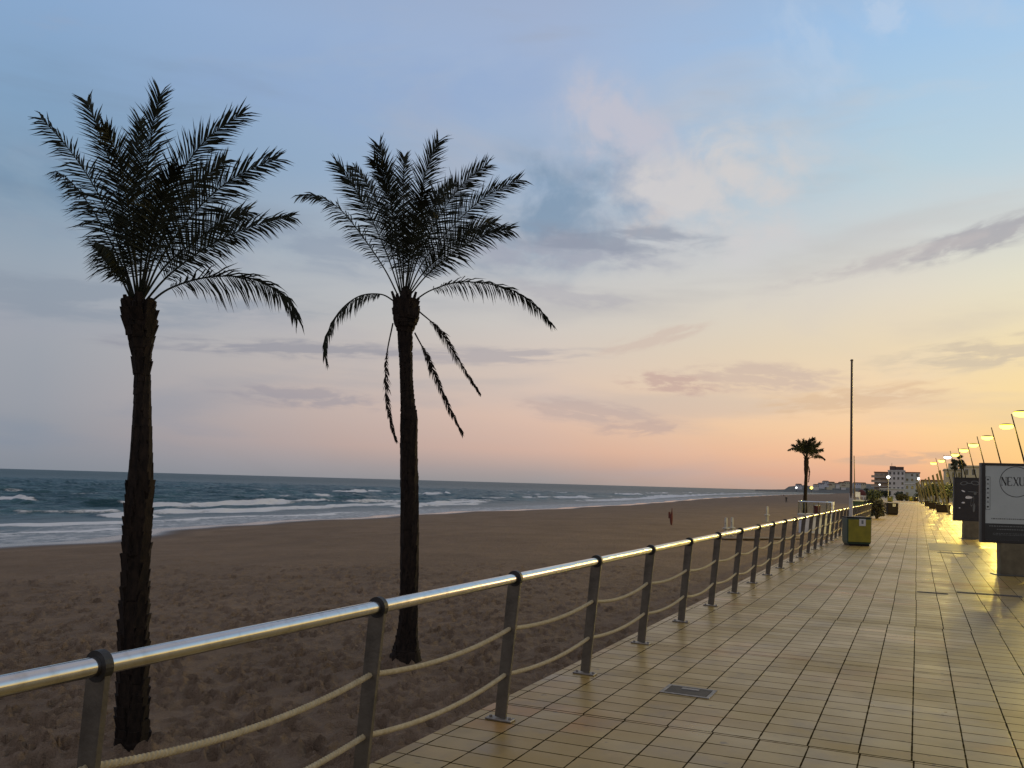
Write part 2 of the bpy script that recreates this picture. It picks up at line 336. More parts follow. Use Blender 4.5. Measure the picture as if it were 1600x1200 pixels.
# ------------------------------------------------------------------ mesh helpers
class MB:
    def __init__(s): s.v = []; s.f = []; s.mi = []
    def add(s, vs, fs, mi=0):
        o = len(s.v); s.v += [tuple(p) for p in vs]; s.f += [tuple(i + o for i in f) for f in fs]; s.mi += [mi] * len(fs); return s
    def box(s, lo, hi, mi=0, mtx=None, bev=0.):
        (a, b, c), (d, e, g) = lo, hi
        if bev:
            k = bev; vs = []
            for zz, ins in ((c, k), (c + k, 0), (g - k, 0), (g, k)):
                x0, x1, y0, y1 = a + ins, d - ins, b + ins, e - ins; t = k
                vs += [(x0 + t, y0, zz), (x1 - t, y0, zz), (x1, y0 + t, zz), (x1, y1 - t, zz), (x1 - t, y1, zz), (x0 + t, y1, zz), (x0, y1 - t, zz), (x0, y0 + t, zz)]
            fs = [tuple(range(7, -1, -1)), tuple(range(24, 32))]
            for l in range(3):
                for i in range(8): fs.append((l * 8 + i, l * 8 + (i + 1) % 8, l * 8 + 8 + (i + 1) % 8, l * 8 + 8 + i))
        else:
            vs = [(a, b, c), (d, b, c), (d, e, c), (a, e, c), (a, b, g), (d, b, g), (d, e, g), (a, e, g)]
            fs = [(3, 2, 1, 0), (4, 5, 6, 7), (0, 1, 5, 4), (1, 2, 6, 5), (2, 3, 7, 6), (3, 0, 4, 7)]
        if mtx: vs = [mtx @ Vector(p) for p in vs]
        return s.add(vs, fs, mi)
    def tube(s, pts, rad, nseg=8, caps=True, mi=0, sx=1., up=None):
        pts = [Vector(p) for p in pts]; k = len(pts); rad = rad if hasattr(rad, '__len__') else [rad] * k
        vs = []; prev = None
        for i, p in enumerate(pts):
            t = (pts[min(i + 1, k - 1)] - pts[max(i - 1, 0)]).normalized()
            if prev is None:
                a = Vector((0, 0, 1)) if abs(t.z) < .9 else Vector((1, 0, 0))
                prev = (a - t * a.dot(t)).normalized()
            prev = (prev - t * prev.dot(t)).normalized(); q = t.cross(prev)
            for j in range(nseg):
                th = 2 * math.pi * j / nseg; vs.append(p + (prev * math.cos(th) * sx + q * math.sin(th)) * rad[i])
        fs = [(i * nseg + j, i * nseg + (j + 1) % nseg, (i + 1) * nseg + (j + 1) % nseg, (i + 1) * nseg + j) for i in range(k - 1) for j in range(nseg)]
        if caps: fs += [tuple(range(nseg - 1, -1, -1)), tuple((k - 1) * nseg + j for j in range(nseg))]
        return s.add(vs, fs, mi)
    def lathe(s, prof, nseg=24, center=(0, 0, 0), mi=0):
        vs = [(center[0] + r * math.cos(2 * math.pi * j / nseg), center[1] + r * math.sin(2 * math.pi * j / nseg), center[2] + h) for r, h in prof for j in range(nseg)]
        k = len(prof)
        fs = [(i * nseg + j, i * nseg + (j + 1) % nseg, (i + 1) * nseg + (j + 1) % nseg, (i + 1) * nseg + j) for i in range(k - 1) for j in range(nseg)]
        fs += [tuple(range(nseg - 1, -1, -1)), tuple((k - 1) * nseg + j for j in range(nseg))]
        return s.add(vs, fs, mi)
    def prism(s, poly, axis, a, b, mi=0, mtx=None):
        """polygon in the plane across `axis` pulled from a to b"""
        def P(p, h): return {'x': (h, p[0], p[1]), 'y': (p[0], h, p[1]), 'z': (p[0], p[1], h)}[axis]
        k = len(poly); vs = [P(p, a) for p in poly] + [P(p, b) for p in poly]
        fs = [tuple(range(k - 1, -1, -1)), tuple(range(k, 2 * k))] + [(i, (i + 1) % k, k + (i + 1) % k, k + i) for i in range(k)]
        if mtx: vs = [mtx @ Vector(p) for p in vs]
        return s.add(vs, fs, mi)
    def build(s, name, mats, parent=None, smooth=False, loc=None):
        me = bpy.data.meshes.new(name); me.from_pydata(s.v, [], s.f); me.update()
        if not isinstance(mats, (list, tuple)): mats = [mats]
        for mm in mats: me.materials.append(mm)
        if len(mats) > 1: me.polygons.foreach_set('material_index', s.mi)
        if smooth:
            me.polygons.foreach_set('use_smooth', [True] * len(me.polygons))
            me.set_sharp_from_angle(angle=R(40))
        o = bpy.data.objects.new(name, me); COL.objects.link(o)
        if parent: o.parent = parent
        if loc: o.location = loc
        import bmesh as _b
        bm = _b.new(); bm.from_mesh(me); _b.ops.recalc_face_normals(bm, faces=bm.faces); bm.to_mesh(me); bm.free()
        return o
def tag(o, label=None, cat=None, group=None, kind=None):
    if label: o['label'] = label
    if cat: o['category'] = cat
    if group: o['group'] = group
    if kind: o['kind'] = kind
    return o
def empty(name, loc, rz=0.):
    o = bpy.data.objects.new(name, None); COL.objects.link(o); o.location = loc; o.rotation_euler = (0, 0, rz); o.empty_display_size = .2; return o
def copy_tree(o, parent=None):
    c = o.copy(); COL.objects.link(c)
    if parent: c.parent = parent
    for ch in list(o.children): copy_tree(ch, c)
    return c
def sheet(name, verts, faces, mt, attrs=None, smooth=True):
    me = bpy.data.meshes.new(name)
    nv, nf = len(verts), len(faces)
    me.vertices.add(nv); me.vertices.foreach_set('co', np.asarray(verts, np.float32).ravel())
    me.loops.add(nf * 4); me.loops.foreach_set('vertex_index', np.asarray(faces, np.int32).ravel())
    me.polygons.add(nf); me.polygons.foreach_set('loop_start', np.arange(0, nf * 4, 4, dtype=np.int32))
    me.polygons.foreach_set('use_smooth', np.ones(nf, bool) if smooth else np.zeros(nf, bool))
    me.update(calc_edges=True); me.validate()
    for k, a in (attrs or {}).items():
        at = me.attributes.new(k, 'FLOAT', 'POINT'); at.data.foreach_set('value', np.asarray(a, np.float32).ravel())
    me.materials.append(mt)
    o = bpy.data.objects.new(name, me); COL.objects.link(o); o['kind'] = 'structure'; return o
def gridfaces(nr, nc):
    i = np.arange(nr - 1)[:, None] * nc + np.arange(nc - 1)[None, :]
    return np.stack([i, i + 1, i + nc + 1, i + nc], -1).reshape(-1, 4)
_P = np.random.RandomState(3).rand(256, 256)
def vnoise(x, y):
    xi, yi = np.floor(x).astype(int), np.floor(y).astype(int); fx, fy = x - xi, y - yi
    fx, fy = fx * fx * (3 - 2 * fx), fy * fy * (3 - 2 * fy)
    g = lambda a, b: _P[a % 256, b % 256]
    return (g(xi, yi) * (1 - fx) + g(xi + 1, yi) * fx) * (1 - fy) + (g(xi, yi + 1) * (1 - fx) + g(xi + 1, yi + 1) * fx) * fy
def fbm(x, y, o=4, g=.5):
    t = 0; a = 1; s = 0
    for k in range(o): t = t + a * vnoise(x * 2 ** k + 17 * k, y * 2 ** k + 31 * k); s += a; a *= g
    return t / s
def sstep(a, b, x):
    t = np.clip((x - a) / (b - a), 0, 1); return t * t * (3 - 2 * t)

# ------------------------------------------------------------------ beach, sea, promenade
SEA = -2.5; BEACH = -1.2
_sh = [(-2000, 30), (-60, 41), (10, 43.5), (29, 45.4), (37, 46.3), (49, 51.0), (80, 55.0), (140, 55.4), (191, 59), (325, 75), (629, 97), (900, 112), (1300, 120), (2400, 190), (3200, 430), (6000, 1500)]
def shore(s):
    b = np.interp(s, [p[0] for p in _sh], [p[1] for p in _sh])
    return b + .9 * np.sin(s * .33) * np.exp(-np.abs(s) / 300) + .7 * np.sin(s * .13 + 1.2) + .35 * np.sin(s * .9 + .4) * np.exp(-np.abs(s) / 120)
def polar(a0, a1, na, radii):
    a = np.linspace(R(a0), R(a1), na)[None, :]; r = np.asarray(radii)[:, None]
    return r * np.sin(a), r * np.cos(a)
# --- sand
rad = list(np.geomspace(2.4, 70, 520)) + list(np.geomspace(71, 4500, 170))
AZ0, AZ1, NA = -112., 14., 820
X, Y = polar(AZ0, AZ1, NA, rad); D = shore(Y) + X            # D: metres inland of the water's edge (X is negative on the beach)
dist = np.hypot(X, Y)
Z = SEA + 1.3 * sstep(-4, 36, D) - .16 * (1 - sstep(-4, 0, D)) + .035 * np.clip(D, -40, 0)
amp = sstep(1.5, 14, D)
Z += amp * (.14 * (fbm(X * .55, Y * .4, 3) - .5) + .035 * (fbm(X * 2.6, Y * 1.9, 4, .65) - .5))
for _b in (atd(206, 1175, 8.57), atd(632, 1040, 12.8)): Z += .09 * np.exp(-((X - _b.x) ** 2 + (Y - _b.y) ** 2) / .16)
rs = np.random.RandomState(5)
ln = np.log(np.array(rad)); azs = np.linspace(R(AZ0), R(AZ1), NA)
def dent(px, py, ln_, wd, th, dp):
    r = math.hypot(px, py); a = math.atan2(px, py); e = ln_ * 1.6
    j0, j1 = np.searchsorted(azs, [a - e / r, a + e / r]); i0, i1 = np.searchsorted(rad, [r - e, r + e])
    if j1 <= j0 or i1 <= i0: return
    xx, yy = X[i0:i1, j0:j1] - px, Y[i0:i1, j0:j1] - py
    u = xx * math.cos(th) + yy * math.sin(th); v = -xx * math.sin(th) + yy * math.cos(th)
    q = (u / ln_) ** 2 + (v / wd) ** 2
    Z[i0:i1, j0:j1] += -dp * np.exp(-q * 1.6) + dp * .45 * np.exp(-((np.sqrt(q) - 1.25) / .35) ** 2)
for _ in range(8500):
    r = 3 + 27 * rs.rand() ** 1.3; a = R(-82 + 80 * rs.rand()); px, py = r * math.sin(a), r * math.cos(a)
    if px > -2.7 or shore(py) + px < 9: continue
    k = .8 + .5 * rs.rand(); dent(px, py, .13 * k, .06 * k, rs.rand() * 6.3, (.03 + .065 * rs.rand()) * k)
for _ in range(60):                                             # trails of footprints
    px, py = -4 - 14 * rs.rand(), 3 + 20 * rs.rand(); th = rs.rand() * 6.3
    for k in range(16):
        th += (rs.rand() - .5) * .25; px += .62 * math.cos(th); py += .62 * math.sin(th); sd_ = .11 * (1 if k % 2 else -1)
        if px < -3.4: dent(px - sd_ * math.sin(th), py + sd_ * math.cos(th), .16, .075, th, .085)
Z = np.where(X > -2.9, np.minimum(Z, -1.25), Z)
wet = np.clip(1 - D / 7.5, 0, 1) + .12 * (fbm(X * .3, Y * .12) - .5) * sstep(9, 2, D)
sheet('beach_sand', np.stack([X, Y, Z], -1).reshape(-1, 3), gridfaces(len(rad), NA), M['sand'], {'wet': wet})
# --- sea
rad2 = list(np.geomspace(30, 420, 620)) + list(np.geomspace(424, 60000, 130)); A2, B2, NA2 = -112., 14., 860
X, Y = polar(A2, B2, NA2, rad2); D = -(shore(Y) + X)          # D: metres offshore
fade = sstep(900, 200, np.hypot(X, Y))
warp = 9 * (fbm(X * .02, Y * .02, 3) - .5)
Zs = np.full_like(X, SEA)
far_ = sstep(8, 35, D) * fade
for wl, am, ph, sk in ((13.5, .24, .3, .06), (8.3, .17, 1.7, -.1), (5.1, .11, 4.2, .17), (3.3, .07, 2.2, -.22)):
    wv = np.sin((D + warp + Y * sk) * 2 * math.pi / wl + ph)
    Zs += far_ * am * (1 - np.abs(wv)) ** 1.5 * 2 * (.3 + 1.2 * fbm(X * .05 + ph, Y * .035, 3))
foam = np.zeros_like(X)
foam += .40 * sstep(19, 5, D) * sstep(-1, 1, D) + .14 * sstep(42, 14, D)
def crest(pts, A, fw, fk, back=2.2, front=.7, off=0.):
    """a breaking wave: px line of its crest, height, foam width in front of it, foam strength"""
    global Zs, foam
    W = [atz(px, py, SEA) for px, py in pts]
    for p, q in zip(W[:-1], W[1:]):
        pass
    ys = np.array([p.y for p in W]); ds = np.array([-(float(shore(p.y)) + p.x) for p in W])
    o = np.argsort(ys); ys, ds = ys[o], ds[o]
    L = ys[-1] - ys[0]
    cd_ = np.interp(Y, ys, ds) + .5 * (fbm(Y * .6 + pts[0][0], Y * 0 + pts[0][1], 3) - .5) * 2
    n_ = D - cd_                                             # >0 : seaward of the crest
    end = sstep(ys[0] - .12 * L, ys[0] + .10 * L, Y) * sstep(ys[-1] + .12 * L, ys[-1] - .10 * L, Y)
    var = .55 + .9 * fbm(Y * .35 + pts[0][1], Y * 0 + 3.3, 3)
    Zs += A * end * var * np.where(n_ > 0, np.exp(-(n_ / back) ** 2), np.exp(-(n_ / front) ** 2))
    foam = np.maximum(foam, 1.15 * fk * end * var * np.where(n_ > -0, np.exp(-(n_ / .55) ** 2), np.exp(-(n_ / (fw * 1.35)) ** 2)))
crest([(-120, 784), (50, 787)], .55, 1.6, .95)
crest([(30, 791), (120, 793), (215, 795)], .36, .2, .12, 2.8, 1.4)
crest([(20, 804), (190, 803)], .35, .9, .62)
crest([(150, 808), (238, 806)], .35, 2.2, .95)
crest([(182, 794), (300, 794)], .30, 1.4, .8)
crest([(236, 803), (420, 797), (620, 789)], .28, 1.8, .85)
crest([(255, 794), (400, 790), (512, 785)], .30, 2.4, .85)
crest([(-150, 822), (60, 821), (200, 817)], .12, 1.6, .8)
crest([(-150, 836), (80, 832), (190, 826)], .05, .7, .75)
crest([(190, 817), (350, 809), (560, 801)], .10, 1.0, .7)
crest([(518, 771), (572, 770.5)], .55, 2.5, .95)
crest([(576, 770), (596, 770)], .45, 2., .9)
crest([(560, 782), (650, 780)], .30, 1., .45)
crest([(610, 793), (690, 788), (760, 785)], .26, 2.0, .85)
crest([(664, 775), (702, 774)], .55, 2.5, .9)
crest([(660, 791), (745, 787)], .22, 2.0, .75)
crest([(838, 779), (915, 778)], .45, 4, .9)
crest([(730, 781), (850, 779)], .28, 3, .6)
crest([(960, 774), (1000, 773.5)], .5, 4, .8)
crest([(1010, 771), (1040, 770.5)], .5, 4, .85)
crest([(1060, 770), (1085, 770)], .5, 5, .85)
crest([(1100, 769.5), (1130, 770)], .5, 5, .85)
crest([(1150, 770), (1180, 770.5)], .5, 6, .85)
crest([(900, 783), (1000, 779), (1100, 774)], .2, 5, .8)
crest([(1000, 777), (1090, 773), (1200, 770.5)], .2, 8, .8)
crest([(1190, 769.5), (1260, 770)], .3, 16, .8)
crest([(330, 778), (430, 777)], .4, .6, .3)
crest([(120, 776), (240, 776)], .4, .5, .22)
cap = fbm(X * .11, Y * .045, 4, .6)
foam = np.maximum(foam, .75 * sstep(.66, .76, cap) * sstep(14, 30, D) * sstep(170, 60, D))
foam *= sstep(2500, 600, np.hypot(X, Y))
shallow = sstep(26, 2, D)
sheet('sea', np.stack([X, Y, Zs], -1).reshape(-1, 3), gridfaces(len(rad2), NA2), M['sea'], {'foam': foam, 'shallow': shallow, 'far': sstep(150, 900, np.hypot(X, Y))})

# --- promenade: a tiled slab on a retaining wall, bending gently left far away
def bend(s):
    t = min(max(0., s - 72), 130); return -.00030 * t * t - .078 * max(0., s - 202)
PL, PR = -2.86, 16.0
ss = [-14 + 3 * i for i in range(152)]; vs = []; fs = []
for s in ss:
    k = bend(s); vs += [(PL + k, s, -2.2), (PL + k, s, -.02), (PL + .02 + k, s, 0), (PR + k, s, 0), (PR + k, s, -2.2)]
for i in range(len(ss) - 1):
    for j in range(4): fs.append((i * 5 + j, i * 5 + 5 + j, i * 5 + 6 + j, i * 5 + 1 + j))
mb = MB().add(vs, fs); o = mb.build('promenade', M['tile']); tag(o, kind='structure')
s_end = ss[-1]
mb = MB().box((PL + bend(150) + .05, 146, .004), (6, 152, .012)); o = mb.build('pavement', M['pale']); tag(o, kind='structure')
mb = MB(); mb.add([(PR - .02, -60, -.06), (200, -60, -.06), (200, 1500, -.06), (PR - .02, 1500, -.06)], [(0, 1, 2, 3)]); tag(mb.build('road', M['road']), kind='structure')

# ------------------------------------------------------------------ railing along the promenade edge
def make_railing():
    root = empty('railing', (-2.6, 0, 0))
    tag(root, 'long polished steel handrail on flat brown posts with two sagging ropes along the promenade edge', 'railing')
    RH, RX, RR = .985, .085, .034                       # rail height, rail offset from the post foot (posts lean inland), radius
    tz = math.cos(YAW); k0 = 634.0
    ys = []
    for i in range(-1, 33):
        a = .000782 + .000404 * i
        px = 1434 - 1 / a; # photo column of the rail over post i  -> distance along the rail
        t = (px - CX) / F
        # intersect the vertical plane of that column with the rail line
        A = _c + t * _r; 
        # solve P = (RXW, s, RH): (P-eye).r*F/(P-eye).c = px-CX
        xw, zz = -2.6 + RX, RH - EYE
        num = t * (xw * _c.x + zz * _c.z) - (xw * _r.x + zz * _r.z); den = _r.y - t * _c.y
        ys.append(num / den)
    d = (ys[-1] - ys[1]) / (len(ys) - 2)
    ys = [ys[1] + d * (i - 2) for i in range(len(ys) + 1)]
    y0, y1 = ys[0] - .3, ys[-1] + .12
    MB().tube([(RX, y0, RH), (RX, (y0 + y1) / 2, RH), (RX, y1, RH)], RR, 24).build('handrail', M['steel'], root, True)
    # one post: flat plate with a round eye at the top
    w2, th = .041, .011; ln_ = Vector((RX, 0, RH)); ln_.normalize(); nx = Vector((ln_.z, 0, -ln_.x))
    poly = []
    def pt(a, h): p = nx * a + ln_ * h; return (p.x, p.z)
    H = math.hypot(RX, RH)
    poly += [pt(-w2, .02), pt(w2, .012)]
    for k in range(13):
        t = R(-20 + 220 * k / 12); poly.append(pt(.05 * math.cos(t), H + .05 * math.sin(t)))
    posts = None
    for i, yy in enumerate(ys):
        if posts is None:
            p = MB().prism(poly, 'y', -th, th).build('post', M['post'], root)
            b = MB().box((-.10, -.045, .001), (.10, .045, .013), bev=.003)
            for sx in (-.075, .075): b.lathe([(.012, 0), (.012, .010), (.007, .014)], 8, (sx, 0, .012))
            b = b.build('base_plate', M['plate'], p)
            g = MB(); ring = []
            for k in range(25):
                t = 2 * math.pi * k / 24; ring.append((RX + .043 * math.cos(t), 0, RH + .043 * math.sin(t)))
            vs, fs = [], []
            for k in range(24):
                t = 2 * math.pi * k / 24
                for (rr, yy2) in ((.0345, -.016), (.054, -.016), (.054, .016), (.0345, .016)): vs.append((RX + rr * math.cos(t), yy2, RH + rr * math.sin(t)))
            for k in range(24):
                for j in range(4): fs.append((k * 4 + j, k * 4 + (j + 1) % 4, ((k + 1) % 24) * 4 + (j + 1) % 4, ((k + 1) % 24) * 4 + j))
            g.add(vs, fs).build('collar', M['rubber'], p)
            posts = p; p.location = (0, yy, 0)
        else:
            c = copy_tree(posts, root); c.location = (0, yy, 0)
    # ropes threaded through the posts
    for hh in (.635, .315):
        xx = RX * hh / RH; vs = []; fs = []; nseg = 12; path = []
        rr = random.Random(int(hh * 100))
        for i in range(len(ys) - 1):
            sag = .042 + .022 * rr.random(); near = i < 7; ns = (900 if 0 < i < 3 else 360) if near else (40 if i < 16 else 12)
            for k in range(ns):
                t = k / ns; path.append((ys[i] + (ys[i + 1] - ys[i]) * t, hh - sag * 4 * t * (1 - t)))
        path.append((ys[-1], hh)); acc = 0
        for i, (py, pz) in enumerate(path):
            if i: acc += math.hypot(py - path[i - 1][0], pz - path[i - 1][1])
            a = path[max(i - 1, 0)]; b = path[min(i + 1, len(path) - 1)]; t = Vector((0, b[0] - a[0], b[1] - a[1])).normalized(); q = Vector((1, 0, 0)); r_ = t.cross(q)
            for j in range(nseg):
                th_ = 2 * math.pi * j / nseg; rad_ = .0118 + .0042 * abs(math.cos(1.5 * th_ + acc * math.pi / .020))
                vs.append(Vector((xx, py, pz)) + (q * math.cos(th_) + r_ * math.sin(th_)) * rad_)
        for i in range(len(path) - 1):
            for j in range(nseg): fs.append((i * nseg + j, i * nseg + (j + 1) % nseg, (i + 1) * nseg + (j + 1) % nseg, (i + 1) * nseg + j))
        MB().add(vs, fs).build('rope', M['rope'], root, True)
    return root
make_railing()

# ------------------------------------------------------------------ palms
def spline(pts, k, tm=1.):
    P = [Vector(p) for p in pts]; P = [P[0] * 2 - P[1]] + P + [P[-1] * 2 - P[-2]]; out = []
    nseg = len(P) - 3
    for i in range(k):
        t = i / (k - 1) * nseg * tm; j = min(int(t), nseg - 1); f = t - j; a, b, c, d = P[j:j + 4]
        out.append(.5 * ((2 * b) + (c - a) * f + (2 * a - 5 * b + 4 * c - d) * f * f + (3 * b - a - 3 * c + d) * f ** 3))
    return out
def frond(root, pts, V, L, phi, droop, mt, bare=.16, nl=84, wl=.022, rnd=None, fold=0., thick=.013):
    rnd = rnd or rng; P = spline(pts, 41, .94); mb = MB()
    mb.tube(P, [thick * (1 - .85 * i / 40) for i in range(41)], 5)
    G = Vector((0, 0, -1))
    for sgn in (-1, 1):
        for i in range(nl):
            t = bare + (1 - bare) * (i + .5 * (sgn > 0) + rnd.uniform(-.2, .2)) / nl
            if t > .995 or t < .02: continue
            f = t * 40; j = min(int(f), 39); p = P[j].lerp(P[j + 1], f - j); T = (P[min(j + 2, 40)] - P[max(j - 1, 0)]).normalized()
            im = T.cross(V); im = im.normalized() if im.length > .05 else Vector((1, 0, 0)); dp = T.cross(im).normalized()
            ph = phi + rnd.uniform(-.38, .38)
            side = im * math.cos(ph) + dp * math.sin(ph); nor = T.cross(side)
            u = (t - bare) / (1 - bare)
            ang = R(60 - 33 * u + rnd.uniform(-8, 8)); ln_ = L * (min(1, .35 + u * 2.6)) * (1 - .50 * max(0, u - .35) / .65) * rnd.uniform(.62, 1.15)
            d = (T * math.cos(ang) + side * (sgn * math.sin(ang)) + nor * fold + G * droop * rnd.uniform(.6, 1.2)).normalized()
            d2 = (d + G * (.22 + droop * .6) * rnd.uniform(.3, 1.7)).normalized(); w_ = wl * (.75 if u < .1 else 1)
            wn = d.cross(nor if abs(d.dot(nor)) < .9 else T).normalized()
            wn = (wn * math.cos(.5) + nor * math.sin(.5) * rnd.choice((-1, 1))).normalized()
            m1 = p + d * ln_ * .5; tip = m1 + d2 * ln_ * .5
            mb.add([p - wn * w_ * .3, p + wn * w_ * .3, m1 + wn * w_ * .5, m1 - wn * w_ * .5, tip], [(0, 1, 2, 3), (3, 2, 4)])
    return mb.build('frond', mt, root)
def trunk(root, prof, dep, boot, rnd, rows=.075, cut=.22):
    """profile rows (py, left px, right px) at one distance"""
    C0 = [(atd((l + r) / 2, y, dep), (r - l) / 2 * dep / F) for y, l, r in prof]; C0.sort(key=lambda c: c[0].z)
    z0, z1 = C0[0][0].z - .25, C0[-1][0].z; zz = [c[0].z for c in C0]
    cx = lambda z: float(np.interp(z, zz, [c[0].x for c in C0])); cy = lambda z: float(np.interp(z, zz, [c[0].y for c in C0])); rr = lambda z: float(np.interp(z, zz, [c[1] for c in C0]))
    mb = MB(); k = 70; nseg = 20; vs = []
    for i in range(k):
        z = z0 + (z1 - z0) * i / (k - 1)
        for j in range(nseg):
            th = 2 * math.pi * j / nseg; r = rr(z) * (.78 + .05 * math.sin(5 * th + i * 1.7)) if z > z0 + .6 else rr(z)
            vs.append((cx(z) + r * math.cos(th), cy(z) + r * math.sin(th), z))
    fs = [(i * nseg + j, i * nseg + (j + 1) % nseg, (i + 1) * nseg + (j + 1) % nseg, (i + 1) * nseg + j) for i in range(k - 1) for j in range(nseg)]
    fs.append(tuple((k - 1) * nseg + j for j in range(nseg))); mb.add(vs, fs)
    z = z0 + .1; row = 0                                     # old leaf bases in a spiral
    while z < z1 - cut:
        cnt = 8
        for j in range(cnt):
            th = 2 * math.pi * (j / cnt + row * .38) + rnd.uniform(-.12, .12); zc = z + rnd.uniform(-.25, .25) * rows; r = rr(zc)
            bt = boot(zc); out = r * bt * rnd.uniform(.6, 1.35); hw = r * rnd.uniform(.34, .52); hh = rows * rnd.uniform(.75, 1.15)
            o_ = Vector((math.cos(th), math.sin(th), 0)); q = Vector((-math.sin(th), math.cos(th), 0)); c = Vector((cx(zc), cy(zc), zc))
            b = c + o_ * r * .74; tp = c + o_ * (r * .80 + out) + Vector((0, 0, hh))
            ti = c + o_ * r * .72 + Vector((0, 0, hh * .95)); tw = rnd.uniform(.5, .85)
            mb.add([b - q * hw, b + q * hw, tp + q * hw * tw, tp - q * hw * tw, ti + q * hw * tw, ti - q * hw * tw, b + o_ * r * .12 + q * hw * .8, b + o_ * r * .12 - q * hw * .8],
                   [(7, 6, 2, 3), (3, 2, 4, 5), (6, 1, 4, 2), (0, 7, 3, 5), (0, 1, 6, 7)])
        z += rows * .62; row += 1
    zt = z1 - cut                                            # upright stubs of cut leaf stalks round the heart
    for j in range(11):
        th = 2 * math.pi * j / 11 + rnd.uniform(-.2, .2); r = rr(zt) * rnd.uniform(.75, .95); h_ = rnd.uniform(.06, .17); t_ = rnd.uniform(.15, .5)
        a = Vector((cx(zt) + r * math.cos(th), cy(zt) + r * math.sin(th), zt - .08)); d_ = Vector((math.cos(th) * t_, math.sin(th) * t_, 1)).normalized()
        mb.tube([a, a + d_ * (h_ + .08)], [.034, .02], 5)
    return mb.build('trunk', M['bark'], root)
def palm(label, basepx, dep, prof, fronds, heart, boot, extra, seed, L=.365, wl=.0165, nl=88, rows=.075, grp='date palms on the beach', thick=.013):
    rnd = random.Random(seed); B = atd(*basepx, dep); B.z = BEACH - .02
    V = Vector((-B.x, -B.y, 0)).normalized()                  # towards the walkers' eye, flat
    root = empty('palm_tree', (0, 0, 0)); tag(root, label, 'palm tree', grp)
    trunk(root, prof, dep, boot, rnd, rows)
    hc = atd(*heart, dep)
    for pts, dz, phi, droop, kind in fronds:
        q = [atd(*p, dep) for p in pts]; k = len(q) - 1
        q = [p + V * dz * (i / k) ** 1.1 for i, p in enumerate(q)]
        dry = kind == 'dry'
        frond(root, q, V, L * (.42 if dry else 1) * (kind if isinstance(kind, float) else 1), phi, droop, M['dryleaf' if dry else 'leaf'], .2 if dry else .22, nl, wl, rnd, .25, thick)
    va = math.atan2(V.y, V.x)
    for az_, lift, ln_ in extra:                              # fronds towards and away from the viewer
        o_ = Vector((math.cos(az_ + va), math.sin(az_ + va), 0)); q = [hc, hc + o_ * ln_ * .22 + Vector((0, 0, ln_ * .42 * lift)), hc + o_ * ln_ * .5 + Vector((0, 0, ln_ * .75 * lift)), hc + o_ * ln_ * .82 + Vector((0, 0, ln_ * .86 * lift))]
        frond(root, q, V, L * .95, rnd.uniform(-.6, .6), .12, M['leaf'], .17, nl, wl, rnd, .25, thick)
    # move the origin to the foot of the trunk
    root.location = B
    for ch in root.children: ch.matrix_parent_inverse = Matrix.Translation(-B)
    return root
d1 = 8.57
palm('tall date palm with shaggy trunk, the left one of the two near palms', (206, 1175), d1,
     [(1200, 179, 233), (1160, 180, 232), (1080, 183, 231), (1000, 186, 231), (900, 190, 233), (830, 192, 237), (760, 198, 240), (700, 204, 238), (640, 208, 236), (590, 208, 235), (560, 206, 235), (540, 201, 239), (520, 195, 243), (502, 190, 245), (488, 193, 240), (476, 202, 234), (466, 208, 228), (450, 213, 223)],
     [([(212, 472), (196, 420), (165, 330), (118, 255), (52, 182)], .3, .2, .22, 1.),
      ([(210, 470), (190, 410), (150, 330), (110, 270), (70, 235)], -.5, .5, .35, .9),
      ([(214, 470), (203, 400), (185, 300), (158, 220), (130, 152)], .2, .3, .05, .95),
      ([(216, 470), (210, 380), (208, 290), (214, 220), (221, 152)], -.3, .2, .0, 1.),
      ([(218, 470), (222, 380), (228, 290), (238, 220), (254, 162)], .5, .3, .0, 1.),
      ([(220, 470), (240, 380), (275, 290), (322, 225), (393, 178)], .2, .1, .0, 1.15),
      ([(221, 470), (245, 390), (280, 310), (320, 262), (372, 215)], -.5, .3, .02, 1.1),
      ([(222, 470), (255, 400), (310, 330), (368, 285), (447, 256)], .3, .1, .05, 1.1),
      ([(222, 470), (260, 410), (315, 360), (360, 325), (410, 300)], -.6, .4, .1, 1.),
      ([(224, 474), (265, 430), (325, 388), (390, 360), (470, 342)], .2, .15, .22, .9),
      ([(226, 480), (265, 452), (325, 436), (390, 440), (440, 470), (467, 520)], .25, .6, .75, 1.),
      ([(208, 474), (188, 430), (170, 400), (155, 380), (140, 352)], -.4, .6, .5, .8),
      ([(210, 474), (196, 440), (182, 415), (168, 400), (152, 398)], .5, .8, .8, .5)],
     (217, 470), lambda z: .30 if z > 2.6 else (.04 if z > 1.5 else .20), [(.25, .85, 1.5), (-.3, 1.05, 1.5), (3.4, .9, 1.5), (2.9, 1.1, 1.6)], 1, rows=.15)
d2 = 12.8
